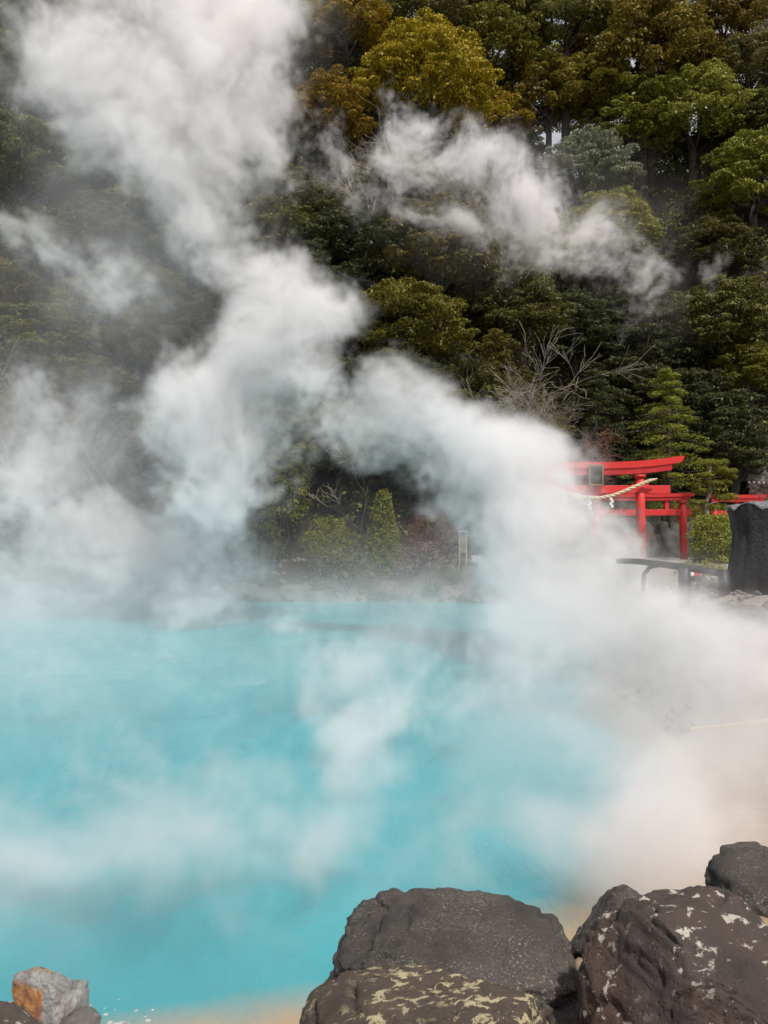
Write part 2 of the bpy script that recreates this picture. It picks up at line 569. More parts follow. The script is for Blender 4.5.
# ------------------------------------------------------------------ rocks
def rock_mesh(name, dims, seed, mat, subdiv=5, planes=8, rough=0.10, fine=0.03, box=0.55, keep_planes=(), balls=()):
    rnd = random.Random(seed)
    bm = bmesh.new()
    bmesh.ops.create_icosphere(bm, subdivisions=subdiv, radius=1.0)
    cut = []
    for _ in range(planes):
        nrm = Vector((rnd.gauss(0, 1), rnd.gauss(0, 1), rnd.gauss(0, 1))).normalized()
        cut.append((nrm, rnd.uniform(0.70, 0.93)))
    cut += [(Vector(n).normalized(), o) for n, o in keep_planes]
    off = Vector((rnd.uniform(-50, 50), rnd.uniform(-50, 50), rnd.uniform(-50, 50)))
    D = Vector(dims)
    for v in bm.verts:
        n = v.co.normalized()
        p = Vector([math.copysign(abs(c) ** (1 - box * 0.45), c) for c in n])
        p *= 1.0 / max(0.75, (abs(p.x) ** 4 + abs(p.y) ** 4 + abs(p.z) ** 4) ** 0.25)
        for (bc, br) in balls:              # joined side lobes
            bc = Vector(bc)
            nb = n.dot(bc)
            disc = nb * nb - bc.length_squared + br * br
            if disc > 0:
                t1 = nb + math.sqrt(disc)
                t0 = p.length
                if t1 > t0 - 0.12:
                    k_ = max(0.0, min(1.0, (t1 - t0 + 0.12) / 0.24))
                    p = p.normalized() * (t0 + (t1 - t0) * k_ + 0.06 * k_ * (1 - k_))
        for (nn, o) in cut:
            dd = p.dot(nn) - o
            if dd > 0:
                p -= nn * dd * 0.88
        f1 = mnoise.fractal(n * 1.3 + off, 0.9, 2.1, 4)
        f2 = mnoise.hetero_terrain(n * 2.6 + off, 0.8, 2.2, 5, 0.6)
        f3 = mnoise.fractal(n * 8.0 + off, 0.8, 2.0, 4)
        cr = abs(mnoise.noise(n * 2.2 + off * 1.3))
        crack = -max(0, 0.07 - cr) * 1.1
        p *= 1 + rough * f1 + rough * 0.22 * (f2 - 1.0) + fine * f3 + crack
        v.co = Vector((p.x * D.x, p.y * D.y, p.z * D.z))
    me = bpy.data.meshes.new(name)
    bm.to_mesh(me)
    bm.free()
    me.polygons.foreach_set('use_smooth', [True] * len(me.polygons))
    me.materials.append(mat)
    return me


def rock(label, loc, dims, seed, mat, rot=(0, 0, 0), group=None, name='boulder', cat='boulder', **kw):
    o = link(bpy.data.objects.new(name, rock_mesh(name, dims, seed, mat, **kw)))
    o.location = loc
    o.rotation_euler = tuple(R(a) for a in rot)
    return tag(o, label, cat, group)


GR = 'boulders piled on the near bank'
# (px, py) of the visible centre, distance, half sizes
rock('long dark speckled boulder with a rounded top lying along the near bank', at(450, 979, 3.75), (0.585, 0.40, 0.285), 19, M['rock_dark'], (4, 4, -4), GR, subdiv=6, planes=0, rough=0.10, fine=0.036, box=0.36,
     keep_planes=[((-0.10, -0.15, 1.0), 0.90), ((-0.95, 0, 0.25), 0.93), ((-0.6, 0, 0.75), 0.90)], balls=[((1.0, -0.30, -0.20), 0.54), ((0.15, 0.1, 0.18), 0.76)])
rock('low brown boulder mottled with yellow lichen, in front of the long dark boulder', at(432, 1084, 3.0), (0.50, 0.40, 0.33), 23, M['rock_lichen'], (0, -2, 6), GR, subdiv=6, planes=4, rough=0.05, fine=0.016, box=0.35)
rock('large reddish brown boulder with white flakes on its sloping top', at(716, 1030, 3.05), (0.44, 0.42, 0.42), 37, M['rock_brown'], (0, 5, 20), GR, subdiv=6, planes=5, rough=0.07, fine=0.028, box=0.72,
     keep_planes=[((0.1, -0.45, 0.9), 0.74), ((-0.85, -0.2, 0.38), 0.80), ((0.75, -0.3, 0.45), 0.86)])
rock('dark boulder wedged between the long boulder and the reddish brown boulder', at(628, 966, 4.0), (0.25, 0.26, 0.30), 41, M['rock_dark'], (0, -14, 30), GR, subdiv=5, planes=6, rough=0.12)
rock('dark boulder with a pale ochre foot, farthest back on the near bank', at(774, 903, 4.6), (0.36, 0.36, 0.27), 53, M['rock_dark'], (0, -10, 10), GR, subdiv=5, planes=6, rough=0.12)
rock('pale ochre stone under the farthest back dark boulder', at(768, 935, 4.35), (0.22, 0.24, 0.17), 59, M['rock_ochre'], (0, 0, 0), GR, subdiv=5, planes=6, rough=0.12)
rock('small ochre stone in the gap beside the long dark boulder', at(578, 998, 3.65), (0.07, 0.12, 0.15), 61, M['rock_ochre'], (0, 8, 0), GR, subdiv=4, planes=6, rough=0.14, name='stone', cat='stone')
rock('dark stone at the bottom of the gap between the boulders', at(570, 1030, 3.4), (0.12, 0.16, 0.10), 67, M['rock_dark'], (0, 0, 0), GR, subdiv=4, planes=6, rough=0.14, name='stone', cat='stone')
rock('grey stone with a rusty orange face at the water edge', at(47, 1006, 4.9), (0.21, 0.20, 0.235), 71, M['rock_orange'], (0, 4, 12), GR, subdiv=6, planes=5, rough=0.13, fine=0.05, box=0.35, name='stone', cat='stone',
     keep_planes=[((-0.62, -0.78, 0.08), 0.62)])
rock('small pale grey stone touching the rusty orange stone', at(80, 1032, 4.8), (0.11, 0.12, 0.11), 73, M['rock_grey'], (0, 0, 30), GR, subdiv=5, planes=7, rough=0.12, name='stone', cat='stone')
rock('dark brown stone in front of the rusty orange stone', at(4, 1050, 4.3), (0.24, 0.22, 0.23), 79, M['rock_brown'], (0, 10, 0), GR, subdiv=5, planes=6, rough=0.10, name='stone', cat='stone')


M['pebble'] = simple_mat('pebble', (0.42, 0.41, 0.39), 0.7, 0.25, 30.0)


def pebbles():
    rng = random.Random(8)
    bm = bmesh.new()
    for k in range(130):
        px = rng.gauss(112, 20)
        py = 1026 - abs(rng.gauss(0, 13)) + rng.uniform(-3, 6)
        D = 3.2 * F / (py - 534) 
        p = at(px, py, D)
        r = rng.uniform(0.008, 0.038)
        m = Matrix.Translation((p.x, p.y, max(gz(p.x, p.y), -0.01) - r * 0.2)) @ Matrix.Rotation(rng.uniform(0, 6), 4, 'Z') @ Matrix.Diagonal((r, r * rng.uniform(0.6, 1), r * 0.6, 1))
        bmesh.ops.create_icosphere(bm, subdivisions=2, radius=1.0, matrix=m)
    o = bm_obj('pebbles', bm, M['pebble'], smooth=True)
    tag(o, 'pale pebbles breaking the surface beside the rusty orange stone', kind='stuff')


pebbles()


def rubble():
    rng = random.Random(18)
    nr = np.random.default_rng(18)
    bm = bmesh.new()
    bmesh.ops.create_icosphere(bm, subdivisions=2, radius=1.0)
    T = np.array([v.co[:] for v in bm.verts])
    TF = np.array([[v.index for v in f.verts] for f in bm.faces])
    bm.free()
    V, Fc = [], []
    k = 0
    while k < 1100:
        zone = rng.random()
        if zone < 0.66:
            x, y = rng.uniform(-24, 8), rng.uniform(35.5, 40.5)
        else:
            x, y = rng.uniform(3.5, 9), rng.uniform(12, 19)
        d = float(pool_dist(np.array([x]), np.array([y]))[0])
        if d < 0.05:
            continue
        r = rng.uniform(0.05, 0.24) * (1.0 if zone < 0.66 else 0.45)
        m = np.array((Matrix.Rotation(rng.uniform(0, 6), 3, (rng.random(), rng.random(), 1)) @ Matrix.Diagonal((r, r * rng.uniform(0.5, 1), r * rng.uniform(0.4, 0.8)))))
        P = (T + nr.normal(size=T.shape) * 0.10) @ m.T + np.array((x, y, gz(x, y) + r * 0.15))
        Fc.append(TF + k * len(T))
        V.append(P)
        k += 1
    o = mesh_obj('rubble', np.concatenate(V).tolist(), np.concatenate(Fc).tolist(), M['rock_rubble'])
    tag(o, 'broken brown and grey rubble strewn along the pool banks', kind='stuff')


M['rock_rubble'] = rock_mat('rock_rubble', (0.24, 0.205, 0.17), (0.07, 0.06, 0.05), (0.5, 0.46, 0.4), 0.58, (0.45, 0.42, 0.36), 0.58)
rubble()

# ------------------------------------------------------------------ foliage prototypes
def leaf_cloud(rng, centers, axes, per, size, up_bias=0.35, shell=(0.72, 1.05), keep_low=0.35, elong=1.9):
    """Small bent leaf faces spread through flattened clumps; returns a vertex array and a face array."""
    n = len(centers)
    tot = n * per
    C = np.repeat(np.asarray(centers), per, 0)
    A = np.repeat(np.asarray(axes), per, 0)
    d = rng.normal(size=(tot, 3))
    d /= np.linalg.norm(d, axis=1, keepdims=True)
    low = (d[:, 2] < -0.15) & (rng.random(tot) > keep_low)
    d[low, 2] *= -1
    r = rng.uniform(shell[0], shell[1], tot) ** 1.0
    P = C + d * A * r[:, None]
    nrm = d * 0.8 + rng.normal(size=(tot, 3)) * 0.55
    nrm[:, 2] += up_bias
    nrm /= np.linalg.norm(nrm, axis=1, keepdims=True)
    t = np.cross(nrm, rng.normal(size=(tot, 3)))
    t /= np.linalg.norm(t, axis=1, keepdims=True) + 1e-9
    b = np.cross(nrm, t)
    s = size * rng.uniform(0.6, 1.35, tot)[:, None]
    w = s / elong
    v0 = P - t * s * 0.5
    v1 = P + b * w * 0.5 + nrm * s * 0.10
    v2 = P + t * s * 0.5 - nrm * s * 0.12
    v3 = P - b * w * 0.5 + nrm * s * 0.10
    V = np.stack([v0, v1, v2, v3], 1).reshape(-1, 3)
    Fc = np.arange(tot * 4).reshape(-1, 4)
    return V, Fc


def quick_mesh(name, V, Fc, mat, smooth=False):
    me = bpy.data.meshes.new(name)
    nv, nf = len(V), len(Fc)
    me.vertices.add(nv)
    me.vertices.foreach_set('co', np.asarray(V, np.float32).ravel())
    me.loops.add(nf * 4)
    me.loops.foreach_set('vertex_index', np.asarray(Fc, np.int32).ravel())
    me.polygons.add(nf)
    me.polygons.foreach_set('loop_start', np.arange(0, nf * 4, 4, dtype=np.int32))
    me.update(calc_edges=True)
    if mat:
        me.materials.append(mat)
    return me


def limb(rng, p0, p1, r0, r1, V, Fc, n=6, sag=0.12, seg=5):
    p0, p1 = Vector(p0), Vector(p1)
    L = (p1 - p0).length
    pts, rads = [], []
    o = Vector(rng.normal(size=3)) * L * sag * 0.5
    for i in range(seg + 1):
        t = i / seg
        p = p0.lerp(p1, t) + o * math.sin(math.pi * t) + Vector((0, 0, -L * sag * math.sin(math.pi * t)))
        if 0 < i < seg:
            p += Vector(rng.normal(size=3)) * L * 0.025
        pts.append(p)
        rads.append(r0 + (r1 - r0) * t)
    tube_data(pts, rads, n, V, Fc)
    return pts


def tree_proto(seed, style='dome', hc=1.5):
    """Meshes (trunk, crown) of a tree whose crown has radius 1 and its centre at height hc."""
    rng = np.random.default_rng(seed)
    big = []
    if style == 'dome':
        nb = 34
        for i in range(nb):
            zz = 1.0 - 1.72 * (i + 0.5) / nb
            rr = math.sqrt(max(0.0, 1 - zz * zz)) * rng.uniform(0.58, 0.74)
            th = 2.399 * i + rng.uniform(-0.3, 0.3)
            q = rng.uniform(0.17, 0.40)
            big.append(((rr * math.cos(th), rr * math.sin(th), zz * 0.60 + rng.uniform(-0.07, 0.07)), (q, q, q * 0.72)))
    elif style == 'layer':
        for k in range(26):
            th = 2.399 * k + rng.uniform(-0.4, 0.4)
            z = -0.55 + 1.15 * k / 25 + rng.uniform(-0.05, 0.05)
            w = math.sqrt(max(0.05, 1 - ((z + 0.15) / 0.8) ** 2))
            rr = rng.uniform(0.3, 0.72) * w
            big.append(((rr * math.cos(th), rr * math.sin(th), z), (rng.uniform(0.28, 0.42), rng.uniform(0.28, 0.42), rng.uniform(0.08, 0.14))))
    elif style == 'column':
        for k in range(18):
            th = 2.399 * k + rng.uniform(-0.4, 0.4)
            z = -1.0 + 2.0 * k / 17
            rr = rng.uniform(0.15, 0.55) * math.sqrt(max(0.1, 1 - (z / 1.15) ** 2))
            big.append(((rr * math.cos(th), rr * math.sin(th), z), (rng.uniform(0.28, 0.42), rng.uniform(0.28, 0.42), rng.uniform(0.2, 0.32))))
    centers, axes = [], []
    for (c, a) in big:
        c, a = np.array(c), np.array(a)
        m = 8
        for _ in range(m):
            d = rng.normal(size=3)
            d /= np.linalg.norm(d)
            if d[2] < -0.2:
                d[2] *= -0.6
            centers.append(c + d * a * rng.uniform(0.55, 0.95))
            q = rng.uniform(0.09, 0.16)
            axes.append((q, q, q * (0.55 if style != 'layer' else 0.34)))
    # loose sprays that break the outline
    for _ in range(70 if style == 'dome' else 40):
        d = rng.normal(size=3)
        d /= np.linalg.norm(d)
        d[2] = abs(d[2]) - 0.45
        centers.append(d * np.array((1.02, 1.02, 0.78)) * rng.uniform(0.78, 1.08))
        q = rng.uniform(0.04, 0.10)
        axes.append((q * 1.3, q * 1.3, q * 0.6))
    V, Fc = leaf_cloud(rng, centers, axes, 150, 0.037, keep_low=0.35)
    # a sparse inner fill so that the crown is not hollow
    c2 = [c for c, a in big]
    a2 = [np.array(a) * 0.8 for c, a in big]
    V2, F2 = leaf_cloud(rng, c2, a2, 110, 0.065, shell=(0.3, 1.0), keep_low=0.8)
    Fc = np.concatenate([Fc, F2 + len(V)])
    V = np.concatenate([V, V2])
    V[:, 2] += hc
    crown = quick_mesh('crown', V, Fc, M['leaf_green'])
    TV, TF = [], []
    lean = rng.uniform(-0.12, 0.12, 2)
    fork = Vector((lean[0], lean[1], hc - 0.45))
    base_r = 0.075
    pts = [Vector((0, 0, -2.4)), Vector((0, 0, -0.05)), Vector((lean[0] * 0.3, lean[1] * 0.3, (hc - 0.45) * 0.4)), fork]
    tube_data(pts, [base_r * 1.35, base_r * 1.15, base_r * 0.9, base_r * 0.72], 9, TV, TF)
    for k in range(8 if style != 'column' else 6):
        c, a = big[(k * 2) % len(big)]
        limb(rng, fork + Vector((0, 0, rng.uniform(-0.25, 0.1))), Vector(c) + Vector((0, 0, hc - 0.06)), base_r * 0.5, base_r * 0.12, TV, TF)
    tm = bpy.data.meshes.new('trunk')
    tm.from_pydata([tuple(v) for v in TV], [], TF)
    tm.polygons.foreach_set('use_smooth', [True] * len(tm.polygons))
    tm.materials.append(M['bark'])
    return dict(trunk=tm, crown=crown, hc=hc)


PROTO = {
    'dome0': tree_proto(1, 'dome', 0.95), 'dome1': tree_proto(2, 'dome', 1.05), 'dome2': tree_proto(3, 'dome', 0.9),
    'tall0': tree_proto(4, 'dome', 1.5), 'tall1': tree_proto(5, 'dome', 1.75),
    'layer0': tree_proto(6, 'layer', 1.0), 'layer1': tree_proto(7, 'layer', 1.5),
    'column0': tree_proto(8, 'column', 1.2),
}


def place_tree(name, proto, loc, s, mat, label, rz=0.0, group=None, cat='tree', sz=1.0):
    p = PROTO[proto]
    e = thing(name, label, cat, loc, rz, group)
    e.scale = (s, s, s * sz)
    t = link(bpy.data.objects.new('trunk', p['trunk']), e)
    c = link(bpy.data.objects.new('crown', p['crown']), e)
    c.material_slots[0].link = 'OBJECT'
    c.material_slots[0].material = mat
    return e


def tree_at(proto, px, py, rpx, mat, label, D0=None, group=None, name='evergreen_tree', sz=1.0, rz=None):
    """Stand a tree on the hill so that its crown is seen at a pixel with the given crown radius."""
    hc = PROTO[proto]['hc'] * sz
    best = None
    for D in ([D0] if D0 else np.arange(41, 76, 0.25)):
        p = at(px, py, D)
        s = rpx / F * D
        e = abs(p.z - hc * s - gz(p.x, p.y))
        if best is None or e < best[0] - 1e-6:
            best = (e, p, s)
    e, p, s = best
    base = Vector((p.x, p.y, p.z - hc * s))
    g = gz(p.x, p.y)
    if rz is None:
        rz = (px * 0.37 + py * 0.73) % 6.28
    return place_tree(name, proto, base, s, mat, label, rz, group, sz=sz)


GF = 'evergreen trees on the wooded hillside'
TREES = [
    # proto, px, py, rpx, material, label
    ('dome0', 422, 88, 76, 'leaf_gold', 'largest golden yellow crown, above the thin drifting wisp'),
    ('dome1', 326, 118, 50, 'leaf_gold', 'golden yellow crown beside the edge of the tall steam column'),
    ('dome2', 492, 128, 46, 'leaf_gold', 'small golden yellow crown on the lower right of the largest golden crown'),
    ('dome2', 348, 36, 52, 'leaf_gold', 'golden green crown at the top edge beside the steam column'),
    ('tall0', 425, 14, 46, 'leaf_olive', 'pale grey-green crown at the top edge above the largest golden crown'),
    ('dome1', 492, 56, 64, 'leaf_green', 'rounded dark green crown right of the largest golden crown'),
    ('tall1', 565, 24, 52, 'leaf_olive', 'feathery grey-green crown at the top edge, middle of the ridge'),
    ('tall0', 548, 100, 50, 'leaf_brown', 'bronze-green crown over the gaps of sky between bare trunks'),
    ('tall0', 640, 62, 76, 'leaf_brown', 'broad bronze brown layered crown high on the ridge'),
    ('tall1', 725, 32, 56, 'leaf_brown', 'olive brown crown just under the patch of sky in the corner'),
    ('tall1', 650, 8, 46, 'leaf_olive', 'dull green crown above the broad bronze brown crown'),
    ('layer1', 630, 122, 54, 'leaf_green', 'mid green crown under the broad bronze crown, left of the brightest green crown'),
    ('tall0', 592, 92, 46, 'leaf_brown', 'bronze crown squeezed between the two broader bronze crowns'),
    ('tall1', 512, 12, 42, 'leaf_dark', 'dark crown at the top edge between two pale grey-green crowns'),
    ('tall0', 700, 70, 42, 'leaf_brown', 'olive bronze crown right of the broad bronze crown'),
    ('tall1', 605, 14, 42, 'leaf_brown', 'brownish crown at the top edge right of the feathery crown'),
    ('dome1', 520, 158, 30, 'leaf_dark', 'small dark crown filling the foot of the bare trunks at the patch of sky'),
    ('dome1', 766, 122, 42, 'leaf_dark', 'dark crown at the right edge between the olive crown and the layered tree'),
    ('dome1', 478, 14, 48, 'leaf_dark', 'dark crown at the top edge right of the pale grey-green crown'),
    ('dome1', 692, 116, 58, 'leaf_lime', 'bright yellow-green dome of leaves on the right of the ridge'),
    ('tall0', 750, 72, 46, 'leaf_olive', 'olive green crown at the right edge above the layered bright tree'),
    ('layer0', 752, 178, 62, 'leaf_green', 'layered bright green tree at the right edge, halfway up the hill'),
    ('dome2', 585, 176, 54, 'leaf_pale', 'pale silvery green crown fading into the thin drifting wisp'),
    ('dome0', 606, 236, 56, 'leaf_lime', 'yellow-green crown at the right end of the thin drifting wisp'),
    ('dome0', 650, 160, 40, 'leaf_dark', 'dark crown under the brightest green dome'),
    ('dome1', 440, 255, 70, 'leaf_fleck', 'dark tree flecked with yellow leaves below the thin drifting wisp'),
    ('dome2', 545, 265, 48, 'leaf_olive', 'dull olive crown right of the yellow-flecked tree'),
    ('dome2', 405, 330, 66, 'leaf_fleck', 'dark leafy crown right above the bright steam puff in the middle'),
    ('dome1', 510, 312, 60, 'leaf_dark', 'dark glossy crown between the yellow-flecked tree and the shaded hollow'),
    ('column0', 497, 378, 40, 'leaf_fleck', 'yellow-green column of leaves left of the bare twiggy shrub'),
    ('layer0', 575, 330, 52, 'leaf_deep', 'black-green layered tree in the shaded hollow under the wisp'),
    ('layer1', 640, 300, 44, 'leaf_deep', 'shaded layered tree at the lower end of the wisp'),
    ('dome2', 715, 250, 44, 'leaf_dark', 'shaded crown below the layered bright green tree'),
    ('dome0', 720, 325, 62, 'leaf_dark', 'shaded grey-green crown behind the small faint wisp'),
    ('dome1', 752, 372, 40, 'leaf_green', 'olive green crown at the right edge above the shrine roof'),
    ('dome0', 235, 165, 50, 'leaf_dark', 'dark green crown showing in the gap of the tall steam column'),
    ('dome1', 295, 205, 46, 'leaf_dark', 'dark green crown between the steam column and the drifting wisp'),
    ('dome0', 25, 165, 62, 'leaf_dark', 'dim olive crown at the left edge beside the tall steam column'),
    ('dome2', 10, 290, 44, 'leaf_fleck', 'yellow-flecked crown at the left edge above the bare pale trees'),
    ('dome1', 115, 235, 56, 'leaf_dark', 'dim crown behind the grey side puff of the steam column'),
    ('dome2', 95, 395, 50, 'leaf_olive', 'olive crown behind the bare pale trees at the left'),
    ('dome0', 165, 445, 48, 'leaf_dark', 'dark crown low behind the left steam'),
    ('dome1', 30, 430, 52, 'leaf_olive', 'dull crown veiled by the low grey steam at the left edge'),
]
for i, (pr, px, py, rp, mt, lab) in enumerate(TREES):
    tree_at(pr, px, py, rp, M[mt], lab, None, GF)

# darker trees that fill the slope between them
FILL = []
rf_ = random.Random(19)
for r_, py in enumerate((15, 70, 130, 185, 235, 285, 335, 385, 430, 470)):
    for px in range(-30 + (r_ % 2) * 38, 800, 76):
        if 480 < px < 720 and py < 190:
            continue
        if px > 560 and py > 440 or (200 < px < 600 and py > 445) or (505 < px < 600 and py > 360):
            continue
        if any(math.hypot(px - t[1], py + 18 - t[2]) < t[3] * 0.95 for t in TREES):
            continue
        FILL.append((px + rf_.uniform(-16, 16), py + rf_.uniform(-12, 12) + 18, rf_.uniform(48, 66)))
for i, (px, py, rp) in enumerate(FILL):
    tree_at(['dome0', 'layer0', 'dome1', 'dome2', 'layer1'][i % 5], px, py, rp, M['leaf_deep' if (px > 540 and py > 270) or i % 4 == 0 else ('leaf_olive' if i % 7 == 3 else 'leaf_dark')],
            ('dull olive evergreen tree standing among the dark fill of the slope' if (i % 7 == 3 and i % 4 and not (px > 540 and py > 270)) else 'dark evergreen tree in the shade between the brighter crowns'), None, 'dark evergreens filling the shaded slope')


# ------------------------------------------------------------------ undergrowth on the hill (uncountable)
def build_undergrowth():
    rng = np.random.default_rng(77)
    n = 7500
    x = rng.uniform(-48, 52, n)
    y = rng.uniform(38, 79, n)
    foot = 40.0 + 10.0 * sstep(7, 13, x)
    k = (y > foot + 0.6)
    x, y = x[k], y[k]
    z = ground(x, y)
    C = np.stack([x, y, z + 0.25], 1)
    q = rng.uniform(0.6, 1.7, len(x))
    A = np.stack([q, q, q * 0.7], 1)
    V, Fc = leaf_cloud(rng, C, A, 34, 0.30, keep_low=0.1)
    me = quick_mesh('undergrowth', V, Fc, M['leaf_dark'])
    o = link(bpy.data.objects.new('undergrowth', me))
    tag(o, 'dark leafy undergrowth covering the hillside', kind='stuff')


build_undergrowth()


# ------------------------------------------------------------------ bare trees
def bare_mesh(seed, height, spread, levels=4, r0=0.05, kids=5, droop=0.0, lean=(0, 0)):
    """Two meshes: the stem with its main limbs, and the fine twigs."""
    rnd = random.Random(seed)
    S, SF, T, TF = [], [], [], []

    def grow(p, d, L, r, lev):
        seg = 4
        pts, rads = [p.copy()], [r]
        for i in range(seg):
            d = (d + Vector((rnd.gauss(0, .16), rnd.gauss(0, .16), rnd.gauss(0, .10) - droop))).normalized()
            p = p + d * (L / seg)
            pts.append(p.copy())
            rads.append(r * (1 - 0.6 * (i + 1) / seg))
        if lev >= 2:
            tube_data(pts, rads, 6, S, SF)
        else:
            tube_data(pts, [max(q, 0.0125) for q in rads], 3, T, TF, cap=False)
        if lev == 0:
            return
        for k in range(kids):
            t = rnd.uniform(0.35, 1.0)
            i = min(seg - 1, int(t * seg))
            b = pts[i].lerp(pts[i + 1], t * seg - i)
            side = Vector((rnd.gauss(0, 1), rnd.gauss(0, 1), rnd.gauss(0, 0.6)))
            nd_ = (d * 0.9 + side * spread).normalized()
            grow(b, nd_, L * rnd.uniform(0.45, 0.75), r * 0.5, lev - 1)

    grow(Vector((0, 0, -0.2)), Vector((lean[0], lean[1], 1)).normalized(), height * 0.55, r0, levels)
    out = []
    for nm, v, f in (('trunk', S, SF), ('twigs', T, TF)):
        me = bpy.data.meshes.new(nm)
        me.from_pydata([tuple(q) for q in v], [], f)
        me.polygons.foreach_set('use_smooth', [True] * len(me.polygons))
        out.append(me)
    return out


def bare(label, px, py_base, D, height, seed, mat_s, mat_t, name='bare_tree', cat='tree', group=None, **kw):
    p = at(px, py_base, D)
    g = gz(p.x, p.y)
    e = thing(name, label, cat, (p.x, p.y, g), 0, group)
    for me in bare_mesh(seed, height, **kw):
        me.materials.append(mat_s if me.name.startswith('trunk') else mat_t)
        link(bpy.data.objects.new(me.name.split('.')[0], me), e)
    return e


GB = 'leafless trees among the steam'
bare('bare pale tree with slanting twigs behind the left steam', 175, 430, 39.6, 14.0, 5, M['bark_pale'], M['twig'], spread=0.5, r0=0.13, kids=6, lean=(-0.45, -0.05), group=GB)
bare('bare pale tree fanning to the left edge through the steam', 85, 430, 39.4, 12.0, 6, M['bark_pale'], M['twig'], spread=0.55, r0=0.12, kids=6, lean=(-0.5, -0.05), group=GB)
bare('thin bare pale tree standing inside the gap between the bright steam puffs', 362, 420, 39.8, 8.0, 9, M['bark'], M['twig'], spread=0.35, r0=0.05, kids=4, group=GB)
bare('bare twiggy pale tree in front of the shaded hollow', 532, 470, 40.6, 11.0, 12, M['twig'], M['twig'], spread=0.5, r0=0.075, kids=6, lean=(0.2, -0.08), group=GB)
bare('bare reddish twiggy shrub behind the largest red gate', 572, 500, 43.4, 8.6, 14, M['twig_red'], M['twig_red'], name='bare_shrub', cat='shrub', spread=0.75, r0=0.06, kids=5, levels=5)


def hill_bare(label, px, py, D, height, seed, **kw):
    p = at(px, py, D)
    g = gz(p.x, p.y)
    e = thing('bare_tree', label, 'tree', (p.x, p.y, min(p.z, g + 3)), 0, GB)
    for me in bare_mesh(seed, height, **kw):
        me.materials.append(M['bark_pale'] if me.name.startswith('trunk') else M['twig'])
        link(bpy.data.objects.new(me.name.split('.')[0], me), e)


hill_bare('bare pale tree with long bent limbs under the largest golden crown', 390, 205, 55, 9, 21, spread=0.5, r0=0.11, kids=5, levels=3)
hill_bare('bare pale tree below the left end of the drifting wisp', 365, 265, 53, 8, 22, spread=0.45, r0=0.10, kids=5, levels=3)


# ------------------------------------------------------------------ shrubs on the far shore and in the precinct
def shrub(label, px, py, D, rpx, hpx, mat, seed, name='shrub', cat='shrub', leaf=0.09, nclump=34, per=110, stem=True, shape='dome', group=None, zoff=None):
    rng = np.random.default_rng(seed)
    p = at(px, py, D)
    rx, rz_ = rpx / F * D, hpx / F * D
    g = gz(p.x, p.y)
    base = g if zoff is None else p.z - rz_
    e = thing(name, label, cat, (p.x, p.y, base), 0, group)
    H = max(p.z - base, rz_ * 0.6)
    cs, ax = [], []
    for k in range(nclump):
        th = 2.399 * k
        u = (k + 0.5) / nclump
        if shape == 'dome':
            z = H + rz_ * (1.0 - 1.7 * u)
            w = math.sqrt(max(0.03, 1 - ((z - H) / (rz_ * 1.08)) ** 2))
        elif shape == 'cone':
            z = H + rz_ * (1.0 - 2.0 * u)
            w = 0.12 + 0.9 * u ** 0.8 * (1 if u < 0.85 else 0.85)
        rr = rx * w * rng.uniform(0.62, 0.9)
        cs.append((rr * math.cos(th), rr * math.sin(th) * 0.8, z + rng.uniform(-0.1, 0.1) * rz_))
        q = rng.uniform(0.22, 0.34) * rx * (0.75 if shape == 'cone' else 1)
        ax.append((q, q, q * (0.75 if shape == 'dome' else 1.5)))
    V, Fc = leaf_cloud(rng, cs, ax, per, leaf, keep_low=0.5)
    link(bpy.data.objects.new('foliage', quick_mesh('foliage', V, Fc, mat)), e)
    if stem:
        SV, SF = [], []
        for k in range(7):
            c = cs[(k * 5) % len(cs)]
            limb(rng, (rng.uniform(-.1, .1) * rx, rng.uniform(-.1, .1) * rx, -0.15), c, 0.045 * rx + 0.012, 0.012, SV, SF, n=5)
        mesh_obj('stem', SV, SF, M['bark'], e)
    return e


shrub('rounded green bush emerging from the left steam on the far shore', 284, 492, 40.0, 28, 34, M['leaf_lime'], 101, leaf=0.11, nclump=40)
shrub('dark green upright conifer shrub beside the red-leaved shrub', 383, 535, 38.6, 24, 38, M['leaf_green'], 102, leaf=0.11, shape='cone', nclump=80, per=160, name='conifer_shrub')
shrub('low green bush left of the dark upright conifer shrub', 330, 545, 38.4, 28, 24, M['leaf_green'], 103, leaf=0.09)
shrub('pale green flowering bush at the water edge', 345, 572, 37.6, 36, 22, M['leaf_pale'], 104, leaf=0.075, nclump=36, per=80)
shrub('dark red-leaved shrub right of the upright conifer shrub', 432, 535, 38.8, 30, 20, M['leaf_red'], 105, leaf=0.075)
shrub('rosy grey dry bush under the red-leaved shrub', 418, 562, 38.0, 30, 17, M['leaf_rose'], 106, leaf=0.065, per=70)
shrub('grey-brown dry bush beside the weathered notice frame', 447, 557, 38.4, 16, 20, M['leaf_rose'], 107, leaf=0.06, per=50)
shrub('dim low bush under the rounded green bush', 262, 545, 38.8, 26, 20, M['leaf_dark'], 108, leaf=0.08, per=70)
shrub('small dark bush on the shore below the right steam', 524, 607, 34.6, 14, 9, M['leaf_dark'], 109, leaf=0.06, nclump=18, per=60)
shrub('clipped pale yellow-green azalea mound between the second red gate and the black stump', 716, 545, 37.0, 27, 27, M['leaf_lime'], 110, leaf=0.10, nclump=80, per=190, name='azalea_bush')
shrub('low hedge behind the black log rail', 700, 576, 24.0, 26, 7, M['leaf_green'], 111, leaf=0.06, nclump=26, per=70, name='low_hedge', cat='hedge')
shrub('small olive bush under the largest red gate', 610, 555, 41.0, 24, 14, M['leaf_olive'], 112, leaf=0.08)


